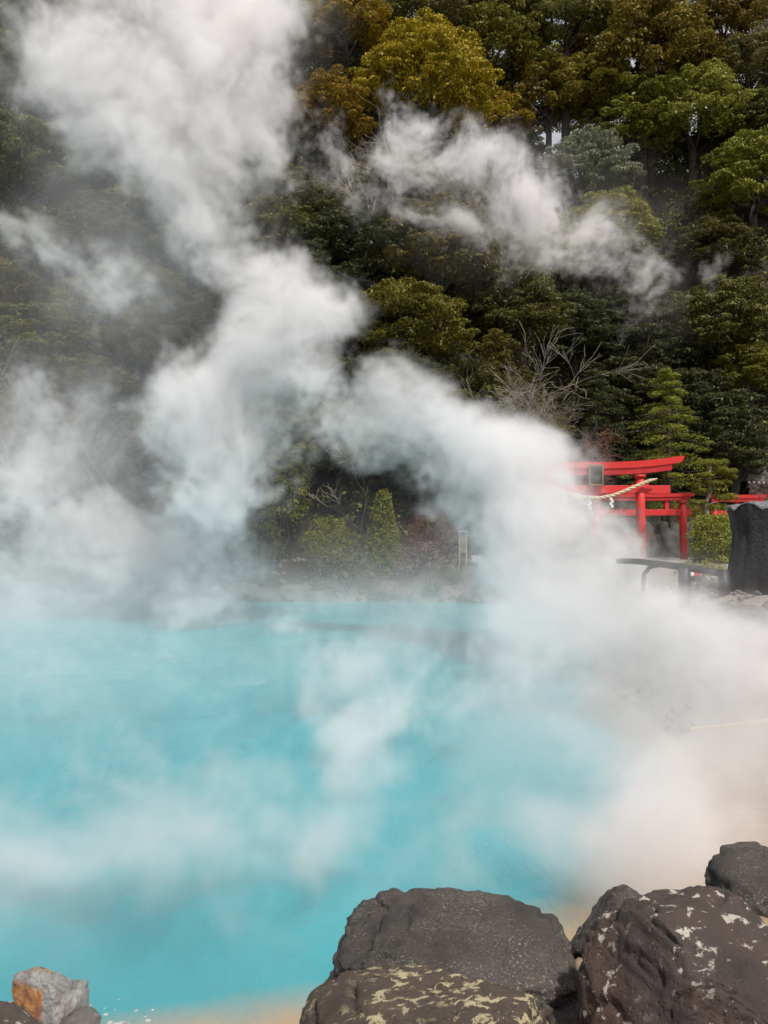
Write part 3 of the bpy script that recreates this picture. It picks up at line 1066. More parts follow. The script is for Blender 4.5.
def blade_tuft(label, px, py, D, hpx, n, seed, mat, group, spread=0.9, name='grass_tuft'):
    rng = random.Random(seed)
    p = at(px, py, D)
    g = gz(p.x, p.y)
    e = thing(name, label, 'plant', (p.x, p.y, g), 0, group)
    L = hpx / F * D
    V, Fc = [], []
    for k in range(n):
        th = rng.uniform(0, 6.283)
        out = rng.uniform(0.15, spread)
        l = L * rng.uniform(0.6, 1.1)
        d = Vector((math.cos(th), math.sin(th), 0))
        sd = Vector((-d.y, d.x, 0))
        b0 = len(V)
        w = L * 0.035
        for i in range(5):
            t = i / 4
            q = d * (out * l * t) + Vector((0, 0, l * (t - 0.45 * out * t * t) - 0.03))
            ww = w * (1 - t) + 0.002
            V += [q - sd * ww, q + sd * ww]
        for i in range(4):
            Fc.append((b0 + 2 * i, b0 + 2 * i + 1, b0 + 2 * i + 3, b0 + 2 * i + 2))
    mesh_obj('blades', V, Fc, mat, e)
    return e


GT = 'spiky plants on the shore'
blade_tuft('pale blue-green spiky plant at the water edge under the rosy bush', 432, 597, 36.8, 26, 110, 201, M['blade_blue'], GT, 1.0, 'spiky_plant')
blade_tuft('pale dry spiky plant right of the blue-green spiky plant', 456, 585, 37.3, 26, 80, 202, M['blade_pale'], GT, 0.7, 'spiky_plant')
blade_tuft('bright green grass tuft under the black log rail', 658, 592, 15.6, 26, 120, 203, M['leaf_lime'], GT, 0.9)


# ------------------------------------------------------------------ far-shore rocks
def shore_rocks():
    pass


FAR = [(40, 588, 36.6, 26, 'rock_grey'), (110, 590, 37.0, 22, 'rock_grey'), (170, 584, 37.4, 26, 'rock_grey'), (212, 588, 37.0, 18, 'rock_grey'), (238, 575, 37.6, 20, 'rock_grey'), (262, 588, 37.1, 22, 'rock_grey'),
       (296, 582, 37.4, 18, 'rock_grey'), (318, 592, 36.9, 14, 'rock_grey'), (386, 585, 37.2, 18, 'rock_grey'), (404, 593, 36.8, 13, 'rock_grey'), (470, 594, 36.5, 14, 'rock_grey'), (490, 598, 36.2, 12, 'rock_grey'),
       (508, 604, 35.4, 11, 'rock_grey'), (540, 612, 34.4, 12, 'rock_grey'), (556, 617, 33.6, 10, 'rock_grey'), (570, 600, 35, 14, 'rock_grey'), (600, 590, 36, 14, 'rock_grey')]
rocks_proto = [rock_mesh('shore_rock', (1, 0.9, 0.62), 300 + k, M['rock_grey'], subdiv=4, planes=7, rough=0.14) for k in range(4)]
for i, (px, py, D, rp, mt) in enumerate(FAR):
    p = at(px, py, D)
    s = rp / F * D
    o = link(bpy.data.objects.new('shore_rock', rocks_proto[i % 4]))
    o.location = (p.x, p.y, gz(p.x, p.y) + 0.12 * s)
    o.rotation_euler = (0, 0, i * 1.7)
    o.scale = (s, s, s * (0.8 + 0.3 * ((i * 7) % 5) / 4))
    tag(o, 'grey rock in the veiled row along the far shore', 'rock', 'grey rocks lining the far shore')

NR = [(711, 606, 16.6, 12, 'rock_ochre', 'pale brown rock below the gap between the log rail and the black stump'), (692, 622, 14.4, 18, 'rock_ochre', 'long pale rock on the slope left of the black stump, half in steam'),
      (728, 626, 13.9, 18, 'rock_grey', 'grey rock at the foot of the black stump'), (664, 612, 15.0, 13, 'rock_grey', 'grey rock beside the bright green grass tuft'),
      (762, 672, 11.5, 26, 'rock_pink', 'pinkish rock half lost in steam at the right edge'), (700, 596, 18.0, 10, 'rock_dark', 'small dark rock on the gravel under the log rail'),
      (752, 640, 13.0, 24, 'rock_grey', 'grey rock in steam under the black stump at the right edge')]
for i, (px, py, D, rp, mt, lab) in enumerate(NR):
    p = at(px, py, D)
    s = rp / F * D
    o = link(bpy.data.objects.new('bank_rock', rock_mesh('bank_rock', (1, 0.9, 0.6), 330 + i, M[mt], subdiv=4, planes=8, rough=0.14)))
    o.location = (p.x, p.y, max(gz(p.x, p.y), p.z - s * 0.4) + 0.05 * s)
    o.scale = (s, s, s)
    o.rotation_euler = (0, 0, i * 1.1)
    tag(o, lab, 'rock', 'rocks on the right bank')


# ------------------------------------------------------------------ torii gates
def extrude_curve(bm, half, y0, z_of, hgt, depth, slope_end=0.0, n=28):
    """A beam along x from -half to half whose underside follows z_of(x)."""
    prev = None
    for i in range(n + 1):
        x = -half + 2 * half * i / n
        z = z_of(x)
        ring = []
        for (dy, dz) in ((-depth / 2, 0), (depth / 2, 0), (depth / 2 * 1.06, hgt), (-depth / 2 * 1.06, hgt)):
            xx = x
            if i in (0, n) and dz > 0:
                xx = x + math.copysign(slope_end, x)
            ring.append(bm.verts.new((xx, y0 + dy, z + dz)))
        if prev:
            for k in range(4):
                bm.faces.new((prev[k], prev[(k + 1) % 4], ring[(k + 1) % 4], ring[k]))
        else:
            bm.faces.new(ring)
        prev = ring
    bm.faces.new(list(reversed(prev)))


def torii(label, px, py_base, D, post_off, H, half_k, half_s, r, curve, k_h, s_h, nuki_z, nuki_h, half_n, rz=0.0, struts=(0,), plaque=None, zb=None):
    p = at(px, py_base, D)
    g = gz(p.x, p.y)
    e = thing('torii_gate', label, 'torii', (p.x, p.y, g), rz, 'vermilion torii gates')
    Ht = H + (p.z - g)
    nuki_z += p.z - g
    for s in (-1, 1):
        V, Fc = tube_data([(s * (post_off + 0.06), 0, -0.3), (s * (post_off + 0.03), 0, Ht * 0.5), (s * post_off, 0, Ht - s_h - k_h)], [r * 1.08, r, r * 0.93], 24)
        o = mesh_obj('post', V, Fc, M['vermilion'], e)
        V, Fc = tube_data([(s * post_off, 0, Ht - s_h - k_h - 0.13), (s * post_off, 0, Ht - s_h - k_h + 0.003)], [r * 1.25, r * 1.32], 24)
        mesh_obj('post_cap', V, Fc, M['vermilion'], e)
    zz = lambda x: Ht - k_h - s_h + curve * (abs(x) / half_k) ** 2.4
    bm = bmesh.new()
    extrude_curve(bm, half_s, 0, zz, s_h, r * 1.75, 0.06)
    bm_obj('lower_lintel', bm, M['vermilion_dark'], e)
    bm = bmesh.new()
    extrude_curve(bm, half_k, 0, lambda x: zz(x) + s_h + 0.003, k_h, r * 2.3, 0.16)
    bm_obj('top_lintel', bm, M['vermilion'], e)
    bm = bmesh.new()
    add_box(bm, (0, 0, nuki_z), (half_n * 2, r * 1.05, nuki_h), bevel=0.012)
    bm_obj('tie_beam', bm, M['vermilion'], e)
    for s in (-1, 1):
        for q in (-1.35, 1.45):
            bm = bmesh.new()
            add_box(bm, (s * (post_off + r * q), 0, nuki_z + nuki_h * 0.5 + 0.035), (r * 0.9, r * 0.7, 0.07), bevel=0.01)
            bm_obj('wedge', bm, M['vermilion_dark'], e)
    for sx in struts:
        z0, z1 = nuki_z + nuki_h / 2, zz(sx)
        bm = bmesh.new()
        add_box(bm, (sx, 0, (z0 + z1) / 2), (r * 1.1, r * 0.9, z1 - z0 + 0.004), bevel=0.008)
        bm_obj('strut', bm, M['vermilion'], e)
    if plaque:
        w, h, zc = plaque
        bm = bmesh.new()
        add_box(bm, (0, -r * 1.25, zc), (w * 0.8, 0.06, h * 0.84))
        pl = bm_obj('plaque', bm, M['wood_dark'], e)
        bm = bmesh.new()
        for (cx, cz, sx, sz) in ((0, h / 2, w, h * 0.1), (0, -h / 2, w, h * 0.1), (-w / 2, 0, w * 0.13, h * 1.1), (w / 2, 0, w * 0.13, h * 1.1)):
            add_box(bm, (cx, -r * 1.25 - (0.012 if sz > h else 0), zc + cz), (sx, 0.11, sz), bevel=0.012)
        bm_obj('plaque_frame', bm, M['wood_weathered'], pl)
    return e


u1 = 40.0 / F
torii('largest vermilion gate, with a wooden plaque and a straw rope', 595, 562, 40.0, 45.5 * u1, 99.5 * u1, 86 * u1, 76 * u1, 4.6 * u1, 0.34, 6.5 * u1, 6.0 * u1, 72.5 * u1, 8.0 * u1, 75 * u1, 0.0,
      plaque=(13 * u1, 19 * u1, 86 * u1))
u2 = 44.0 / F
torii('second vermilion gate, lower, just behind the largest gate', 640, 561, 44.0, 43 * u2, 67 * u2, 53 * u2, 49 * u2, 3.6 * u2, 0.06, 3.4 * u2, 3.4 * u2, 48.5 * u2, 6.0 * u2, 51 * u2, 0.0, struts=(0.0, 27 * u2))
u3 = 50.0 / F
torii('small vermilion gate behind the cloud-pruned pine and the black stump', 737.5, 558, 50.0, 22.5 * u3, 63 * u3, 28 * u3, 26 * u3, 3.0 * u3, 0.05, 3.6 * u3, 3.4 * u3, 44.5 * u3, 6.0 * u3, 26 * u3, 0.0)
u4 = 53.0 / F
torii('smallest vermilion gate glimpsed between the second gate and the cloud-pruned pine', 684, 557, 53.0, 15 * u4, 53 * u4, 22 * u4, 20 * u4, 2.6 * u4, 0.05, 3.2 * u4, 3.0 * u4, 38 * u4, 5.0 * u4, 19 * u4, 0.0)

# straw rope on the largest gate
rp = thing('straw_rope', 'sagging straw rope tied across the posts of the largest gate', 'rope', at(595, 490, 39.6))
rp_o = rp.location.copy()
ctl = [(520, 474), (532, 480), (548, 486), (565, 493), (583, 497), (600, 498), (613, 495.5), (626, 490.5), (640, 484.5), (650, 480.5), (658, 478.5)]
ptsr = []
for i in range(len(ctl) - 1):
    for k in range(10):
        t = k / 10
        ptsr.append(at(ctl[i][0] + (ctl[i + 1][0] - ctl[i][0]) * t, ctl[i][1] + (ctl[i + 1][1] - ctl[i][1]) * t, 39.55) - rp_o)
for strand in range(3):
    q = []
    for i, p in enumerate(ptsr):
        th = i * 0.55 + strand * 2.094
        tp = min(1, min(i, len(ptsr) - 1 - i) / 14 + 0.25)
        q.append(p + Vector((0, math.cos(th), math.sin(th))) * 0.05 * tp)
    V, Fc = tube_data(q, [0.05 * min(1, min(i, len(q) - 1 - i) / 14 + 0.35) for i in range(len(q))], 7)
    mesh_obj('strand', V, Fc, M['straw'], rp)
for (sx, sy) in ((612, 497), (590, 499), (566, 495)):
    c = at(sx, sy, 39.5) - rp_o
    V, Fc = [], []
    w = 0.13
    # folded zigzag paper
    z = 0.0
    for k in range(4):
        x0 = (k % 2) * 0.07 - 0.06
        b = len(V)
        yy = 0.012 * k
        V += [c + Vector((x0 - w / 2, yy, z)), c + Vector((x0 + w / 2, yy, z)), c + Vector((x0 + w / 2 + 0.02, yy + 0.01, z - 0.16)), c + Vector((x0 - w / 2 + 0.02, yy + 0.01, z - 0.16)),
              c + Vector((x0 - w / 2, yy + 0.006, z)), c + Vector((x0 + w / 2, yy + 0.006, z)), c + Vector((x0 + w / 2 + 0.02, yy + 0.016, z - 0.16)), c + Vector((x0 - w / 2 + 0.02, yy + 0.016, z - 0.16))]
        for f in ((0, 1, 2, 3), (7, 6, 5, 4), (0, 4, 5, 1), (1, 5, 6, 2), (2, 6, 7, 3), (3, 7, 4, 0)):
            Fc.append(tuple(b + j for j in f))
        z -= 0.13
    mesh_obj('paper_streamer', V, Fc, M['paper'], rp, smooth=False)


# ------------------------------------------------------------------ black log rail and black stump on the right bank
DR = 15.8
rail = thing('log_rail', 'low black log rail running from the black stump towards the largest gate', 'railing', at(684, 592, DR))
ro = rail.location.copy()
pts = [at(733, 575, 15.4) - ro, at(710, 571.5, 15.6) - ro, at(684, 567.5, 15.8) - ro, at(660, 564, 16.2) - ro, at(638, 561.5, 16.8) - ro, at(618, 561, 17.6) - ro]
V, Fc = tube_data(pts, [0.066, 0.068, 0.07, 0.068, 0.064, 0.06], 14)
mesh_obj('rail', V, Fc, M['black_log'], rail)
pts = [at(643, 590, 16.0) - ro, at(644, 574, 16.2) - ro, at(650, 567, 16.5) - ro, at(662, 564.5, 16.9) - ro, at(684, 565.5, 17.2) - ro, at(702, 568, 17.2) - ro]
V, Fc = tube_data(pts, [0.045, 0.045, 0.046, 0.045, 0.042, 0.04], 12)
mesh_obj('curved_rail', V, Fc, M['black_log'], rail)
V, Fc = tube_data([at(684.5, 606, 15.82) - ro, at(684.5, 568, 15.82) - ro], [0.125, 0.12], 16)
mesh_obj('rail_post', V, Fc, M['black_log'], rail)


def build_stump():
    D = 15.2
    base = at(762, 616, D)
    base.z = min(base.z, gz(base.x, base.y))
    top = at(762, 505, D).z
    H = top - base.z
    rad = 31 / F * D
    e = thing('charred_stump', 'tall charred black tree stump with a pale top at the right edge', 'stump', base)
    V, Fc = [], []
    n, rows = 72, 46
    for j in range(rows + 1):
        t = j / rows
        w = float(np.interp(t, [0, 0.08, 0.2, 0.38, 0.6, 0.76, 0.9, 1.0], [0.98, 1.08, 1.13, 1.14, 0.99, 0.93, 0.99, 1.04]))
        for k in range(n):
            th = 2 * math.pi * k / n
            q = Vector((math.cos(th), math.sin(th), 0))
            rr = rad * w * (1 + 0.10 * mnoise.noise(Vector((q.x * 1.4, q.y * 1.4, t * 1.4 + 3))) + 0.09 * mnoise.noise(Vector((q.x * 5, q.y * 5, t * 2.2))) + 0.018 * mnoise.noise(Vector((q.x * 18, q.y * 18, t * 9))))
            zz = t * H
            if j == rows:
                zz += 0.10 * mnoise.noise(Vector((q.x * 2.5, q.y * 2.5, 5))) + 0.05 * mnoise.noise(Vector((q.x * 7, q.y * 7, 2)))
            zz += t * 0.10 * mnoise.noise(Vector((q.x * 1.5, q.y * 1.5, 9))) + t ** 3 * 0.07 * q.x
            V.append((rr * q.x + 0.05 * math.sin(t * 3), rr * q.y * 0.85, zz))
    for j in range(rows):
        for k in range(n):
            k2 = (k + 1) % n
            Fc.append((j * n + k, j * n + k2, (j + 1) * n + k2, (j + 1) * n + k))
    m, nt, b = new_mat('charred_wood')
    oc = obj_coord(nt)
    mp = nd(nt, 'ShaderNodeMapping')
    mp.inputs['Scale'].default_value = (9, 9, 1.6)
    nt.links.new(oc, mp.inputs['Vector'])
    f = tex_noise(nt, mp.outputs[0], 1.0, 7, 0.7)
    nt.links.new(ramp(nt, f, [(0.35, (0.003, 0.003, 0.0035)), (0.6, (0.009, 0.009, 0.010)), (0.76, (0.07, 0.07, 0.075))]), b.inputs['Base Color'])
    b.inputs['Roughness'].default_value = 0.6
    set_bump(nt, b, mth(nt, 'ADD', f, tex_noise(nt, oc, 14, 6, 0.7)), 0.9, 0.06)
    mesh_obj('bark', V, Fc, m, e)
    V2, F2 = [], []
    rings = 7
    for j in range(rings + 1):
        s = 1 - j / rings
        for k in range(n):
            v = V[rows * n + k]
            V2.append((v[0] * s * 1.02, v[1] * s * 1.02, v[2] * s + (H + 0.05) * (1 - s) + 0.02 + 0.03 * mnoise.noise(Vector((v[0] * s * 4, v[1] * s * 4, 1)))))
    for k in range(n):
        v = V[rows * n + k]
        V2.append((v[0] * 1.008, v[1] * 1.008, v[2] - 0.012 + 0.05 * mnoise.noise(Vector((v[0] * 5, v[1] * 5, 2)))))
    o2 = (rings + 1) * n
    for j in range(rings):
        for k in range(n):
            k2 = (k + 1) % n
            F2.append((j * n + k, j * n + k2, (j + 1) * n + k2, (j + 1) * n + k))
    for k in range(n):
        k2 = (k + 1) % n
        F2.append((o2 + k, o2 + k2, k2, k))
    mesh_obj('weathered_top', V2, F2, simple_mat('weathered_top', (0.16, 0.16, 0.163), 0.9, 0.85, 22, 0.9), e)


build_stump()
bt = thing('leaning_post', 'short charred post leaning against the left side of the black stump', 'post', at(725, 612, 14.9))
V, Fc = tube_data([Vector((0.0, 0, -0.1)), at(724.5, 590, 14.9) - bt.location, at(723, 570, 14.95) - bt.location], [0.075, 0.11, 0.115], 14)
mesh_obj('shaft', V, Fc, M['black_log'], bt)

# little red and white board behind the rail
bd = thing('notice_board', 'tiny red and white board behind the black log rail', 'sign', at(694, 584, 22.0))
bo = bd.location.copy()
bo.z = gz(bo.x, bo.y)
bd.location = bo
c = at(692, 572, 22.0) - bo
bm = bmesh.new(); add_box(bm, c, (0.10, 0.05, 0.22), bevel=0.01); bm_obj('white_panel', bm, M['paper'], bd)
c = at(697, 572, 22.0) - bo
bm = bmesh.new(); add_box(bm, c, (0.18, 0.05, 0.24), bevel=0.01); bm_obj('red_panel', bm, M['sign_red'], bd)
bm = bmesh.new(); add_box(bm, (c.x - 0.03, 0.05, c.z / 2), (0.05, 0.05, abs(c.z) + 0.1)); bm_obj('post', bm, M['wood_dark'], bd)

# bamboo pole reaching over the water
V, Fc = tube_data([at(690, 729.5, 9.6), at(716, 726.5, 9.8), at(744, 723.5, 10.0), at(790, 718, 10.4), at(840, 713, 11.0)], [0.022, 0.026, 0.028, 0.03, 0.032], 10)
tag(mesh_obj('bamboo_pole', V, Fc, M['bamboo']), 'thin pale bamboo pole reaching over the steaming water from the right edge', 'pole')

# weathered notice frame and stone step on the far shore
nf = thing('notice_stand', 'weathered pale notice frame standing on the far shore at the edge of the right steam', 'sign', at(463, 566, 38.2))
no = nf.location.copy(); no.z = gz(no.x, no.y); nf.location = no
zt = at(463, 532, 38.2).z - no.z
for s in (-1, 1):
    bm = bmesh.new(); add_box(bm, (s * 0.17, 0, zt / 2 - 0.1), (0.07, 0.07, zt + 0.2), bevel=0.01); bm_obj('post', bm, M['bark_pale'], nf)
bm = bmesh.new(); add_box(bm, (0, 0.0, zt * 0.62), (0.27, 0.04, zt * 0.55), bevel=0.006); bm_obj('board', bm, M['wood_weathered'], nf)
bm = bmesh.new(); add_box(bm, (0, 0, zt + 0.03), (0.52, 0.14, 0.07), bevel=0.012); bm_obj('cap', bm, M['bark_pale'], nf)
p = at(477, 563, 38.4)
bm = bmesh.new(); add_box(bm, (0, 0, 0.05), (0.62, 0.5, 0.66), bevel=0.07)
o = bm_obj('stone_block', bm, M['concrete']); o.location = (p.x, p.y, gz(p.x, p.y))
tag(o, 'pale stone block right of the weathered notice frame', 'stone')

# dark rock outcrop and a clipped hedge behind the two large gates
for i, (px, py, D, rx, rz_) in enumerate([(590, 536, 47.5, 26, 22), (628, 540, 47.0, 24, 22), (655, 536, 48.0, 22, 24), (676, 542, 47.4, 20, 20), (702, 540, 48.2, 20, 22)]):
    p = at(px, py, D)
    o = link(bpy.data.objects.new('outcrop_rock', rock_mesh('outcrop_rock', (rx / F * D, 0.9, rz_ / F * D), 400 + i, M['rock_wall'], subdiv=4, planes=8, rough=0.14)))
    o.location = p
    tag(o, 'dark grey rock of the outcrop behind the two large red gates', 'rock', 'dark rocks behind the red gates')
shrub('clipped hedge along the top of the dark rocks behind the second gate', 662, 512, 48.6, 46, 8, M['leaf_green'], 140, leaf=0.09, nclump=60, per=110, name='low_hedge', cat='hedge', zoff=1, stem=False)

# ------------------------------------------------------------------ cloud-pruned pine, conifer, plum, shrine roof
def niwaki():
    D = 42.0
    b = at(709, 527, D)
    g = gz(b.x, b.y)
    e = thing('pruned_pine', 'cloud-pruned pine with flat green pads between the second and the small gate', 'tree', (b.x, b.y, g))
    o = Vector((b.x, b.y, g))
    rng = np.random.default_rng(55)
    pads = [(711, 464, 15, 6), (724, 472, 11, 5), (716, 484, 13, 5), (704, 476, 9, 5), (724, 498, 12, 6), (702, 492, 10, 5), (714, 508, 13, 5), (697, 503, 8, 4), (728, 477, 8, 4)]
    cs, ax = [], []
    for (x, y, rx, rz_) in pads:
        c = at(x, y, D + rng.uniform(-0.4, 0.4)) - o
        for k in range(9):
            th = 2.399 * k
            rr = rx / F * D * math.sqrt(k / 9) * 0.95
            cs.append((c.x + rr * math.cos(th), c.y + rr * math.sin(th), c.z + rng.uniform(-.05, .08)))
            q = rx / F * D * 0.5
            ax.append((q, q, q * 0.6))
    V, Fc = leaf_cloud(rng, cs, ax, 190, 0.10, keep_low=0.3, elong=2.6)
    link(bpy.data.objects.new('foliage', quick_mesh('foliage', V, Fc, M['leaf_green'])), e)
    TV, TF = [], []
    tp = [Vector((0, 0, -0.2)), at(709, 520, D) - o, at(705, 505, D) - o, at(711, 490, D) - o, at(708, 478, D) - o, at(711, 466, D) - o]
    tube_data(tp, [0.16, 0.14, 0.11, 0.09, 0.07, 0.04], 9, TV, TF)
    for (x, y, rx, rz_), k in zip(pads, (4, 4, 3, 4, 2, 3, 1, 2, 4)):
        limb(rng, tp[k], at(x, y + 2, D) - o, 0.05, 0.02, TV, TF)
    mesh_obj('trunk', TV, TF, M['bark_pale'], e)


niwaki()


def conifer(label, px, py_top, py_bot, D, rpx, mat, seed):
    rng = np.random.default_rng(seed)
    b = at(px, py_bot, D)
    g = gz(b.x, b.y)
    e = thing('conifer_tree', label, 'tree', (b.x, b.y, g))
    top = at(px, py_top, D).z - g
    low = b.z - g
    Rm = rpx / F * D
    cs, ax = [], []
    TV, TF = [], []
    tube_data([(0, 0, -0.3), (0.05, 0, top * 0.5), (0, 0, top * 0.98)], [0.2, 0.13, 0.03], 8, TV, TF)
    nb = 34
    for k in range(nb):
        t = k / (nb - 1)
        z = low + (top - low) * (1 - (1 - t) ** 1.15)
        th = 2.399 * k + rng.uniform(-.3, .3)
        L = Rm * (1.0 - 0.85 * t) * rng.uniform(0.75, 1.15) + 0.12
        for j in range(1, 6):
            u = j / 5
            cs.append((L * u * math.cos(th), L * u * math.sin(th), z + 0.10 * L * u - 0.28 * L * u * u + rng.uniform(-.05, .05)))
            q = 0.13 + 0.20 * Rm * (1 - 0.6 * t) * (0.5 + 0.5 * math.sin(math.pi * u))
            ax.append((q, q, q * 0.33))
        limb(rng, (0, 0, z), (L * math.cos(th), L * math.sin(th), z - 0.15 * L), 0.035, 0.008, TV, TF, n=5, sag=0.05)
    V, Fc = leaf_cloud(rng, cs, ax, 80, 0.11, keep_low=0.3)
    link(bpy.data.objects.new('foliage', quick_mesh('foliage', V, Fc, mat)), e)
    mesh_obj('trunk', TV, TF, M['bark'], e)


conifer('layered yellow-tipped conifer above the right end of the largest gate', 668, 372, 486, 47.0, 54, M['leaf_green'], 61)
conifer('dark layered conifer left of the yellow-tipped conifer', 596, 372, 470, 50.0, 50, M['leaf_deep'], 62)


def shrine():
    D = 54.0
    k = D / F
    c = at(760, 482, D)
    g = gz(c.x, c.y)
    e = thing('shrine_hut', 'small dark shrine hut with a grey-green tiled roof at the right edge', 'shrine', (c.x, c.y, g))
    ze = c.z - g
    hw, hd, rh = 21 * k, 1.2, 17 * k
    bm = bmesh.new()
    n = 10
    rows = []
    for j in range(n + 1):
        t = j / n
        w = hw * (1 - 0.45 * t) * (1 + 0.10 * (1 - t) ** 3)
        d = hd * (1 - 0.98 * t)
        z = ze + rh * (t ** 1.35) * 0.8
        rows.append([bm.verts.new((sx * w, sy * d, z)) for sx, sy in ((-1, -1), (1, -1), (1, 1), (-1, 1))])
    for j in range(n):
        for q in range(4):
            bm.faces.new((rows[j][q], rows[j][(q + 1) % 4], rows[j + 1][(q + 1) % 4], rows[j + 1][q]))
    bm.faces.new(list(reversed(rows[0])))
    bm.faces.new(rows[-1])
    rf = bm_obj('roof', bm, M['roof_tile'], e)
    bm = bmesh.new()
    add_box(bm, (0, 0, ze + rh * 0.82), (hw * 1.2, 0.25, 0.22), bevel=0.04)
    bm_obj('ridge', bm, M['roof_tile'], rf)
    bm = bmesh.new()
    for i in range(9):
        add_box(bm, (-hw * 0.9 + i * hw * 1.8 / 8, -hd * 0.93, ze - 0.09), (0.13, 0.22, 0.15))
    bm_obj('rafter_ends', bm, M['paper'], rf)
    bm = bmesh.new()
    add_box(bm, (0, 0, ze / 2 - 0.1), (hw * 1.2, hd * 1.1, ze - 0.05))
    bm_obj('wall', bm, M['wood_dark'], e)
    for sx in (-1, 1):
        bm = bmesh.new()
        add_box(bm, (sx * hw * 0.72, -hd * 0.75, ze / 2 - 0.1), (0.18, 0.18, ze), bevel=0.02)
        bm_obj('pillar', bm, M['wood_dark'], e)


shrine()
bare('red-twigged plum tree in front of the shrine hut', 765, 520, 46.0, 4.6, 31, M['twig_red'], M['twig_red'], name='plum_tree', cat='tree', spread=0.55, r0=0.07, kids=5)
shrub('pinkish blossoming bush under the shrine roof', 762, 490, 47.0, 14, 9, M['leaf_rose'], 131, leaf=0.07, nclump=22, per=60, name='blossom_bush')


# ------------------------------------------------------------------ child at the right edge behind the stump
def child():
    D = 17.5
    ft = at(781, 612, D)
    g = gz(ft.x, ft.y)
    e = thing('person', 'person in blue jacket almost hidden at the right edge behind the black stump', 'person', (ft.x, ft.y, g), 0.3)
    H = at(781, 549, D).z - g
    k = H / 1.2

    def skin(name, joints, edges, mat, parent, sub=2):
        me = bpy.data.meshes.new(name)
        me.from_pydata([tuple(Vector(j[0]) * k) for j in joints], edges, [])
        o = link(bpy.data.objects.new(name, me), parent)
        m = o.modifiers.new('skin', 'SKIN')
        m.use_smooth_shade = True
        for v, j in zip(me.skin_vertices[0].data, joints):
            r = j[1] if isinstance(j[1], tuple) else (j[1], j[1])
            v.radius = (r[0] * k, r[1] * k)
        me.skin_vertices[0].data[0].use_root = True
        s = o.modifiers.new('sub', 'SUBSURF')
        s.levels = s.render_levels = sub
        me.materials.append(mat)
        return o
    body = [((0, 0, .62), (.10, .075)), ((0, 0, .75), (.095, .07)), ((0, 0, .88), (.11, .075)), ((0, 0, .96), .04), ((0, -.01, 1.02), .05), ((0, -.015, 1.10), (.072, .08)), ((0, -.01, 1.17), .05),
            ((.07, 0, .56), .07), ((.08, -.01, .30), .052), ((.08, .01, .06), .035), ((.085, -.10, .03), .03),
            ((-.07, 0, .56), .07), ((-.08, -.01, .30), .052), ((-.08, .01, .06), .035), ((-.085, -.10, .03), .03),
            ((.15, 0, .90), .045), ((.20, -.01, .72), .036), ((.19, -.12, .58), .028), ((.185, -.19, .54), .026),
            ((-.15, 0, .90), .045), ((-.22, -.02, .74), .036), ((-.25, -.14, .86), .028), ((-.25, -.17, .94), .026)]
    ed = [(0, 1), (1, 2), (2, 3), (3, 4), (4, 5), (5, 6), (0, 7), (7, 8), (8, 9), (9, 10), (0, 11), (11, 12), (12, 13), (13, 14), (2, 15), (15, 16), (16, 17), (17, 18), (2, 19), (19, 20), (20, 21), (21, 22)]
    b = skin('body', body, ed, M['skin'], e)
    jk = [((0, 0, .58), (.125, .10)), ((0, 0, .75), (.12, .09)), ((0, 0, .88), (.135, .095)), ((0, 0, .945), .06), ((.15, 0, .905), .06), ((.205, -.01, .72), .05), ((.195, -.11, .60), .042),
          ((-.15, 0, .905), .06), ((-.225, -.02, .735), .05), ((-.25, -.13, .845), .042)]
    skin('jacket', jk, [(0, 1), (1, 2), (2, 3), (2, 4), (4, 5), (5, 6), (2, 7), (7, 8), (8, 9)], M['cloth_blue'], b)
    tr = [((0, 0, .60), (.115, .09)), ((.07, 0, .54), .083), ((.08, -.01, .30), .064), ((.08, .01, .09), .052), ((-.07, 0, .54), .083), ((-.08, -.01, .30), .064), ((-.08, .01, .09), .052)]
    skin('trousers', tr, [(0, 1), (1, 2), (2, 3), (0, 4), (4, 5), (5, 6)], M['cloth_dark'], b)
    V, Fc = [], []
    for j in range(9):
        ph = math.pi * 0.58 * j / 8
        for i in range(20):
            th = 2 * math.pi * i / 20
            V.append(Vector((.083 * math.sin(ph) * math.cos(th), .006 + .09 * math.sin(ph) * math.sin(th) + 0.012 * (ph > 1), 1.10 + .10 * math.cos(ph))) * k)
    for j in range(8):
        for i in range(20):
            if j > 4 and math.sin(2 * math.pi * (i + .5) / 20) < -0.25:
                continue
            Fc.append((j * 20 + i, j * 20 + (i + 1) % 20, (j + 1) * 20 + (i + 1) % 20, (j + 1) * 20 + i))
    mesh_obj('hair', V, Fc, M['hair'], b)


child()


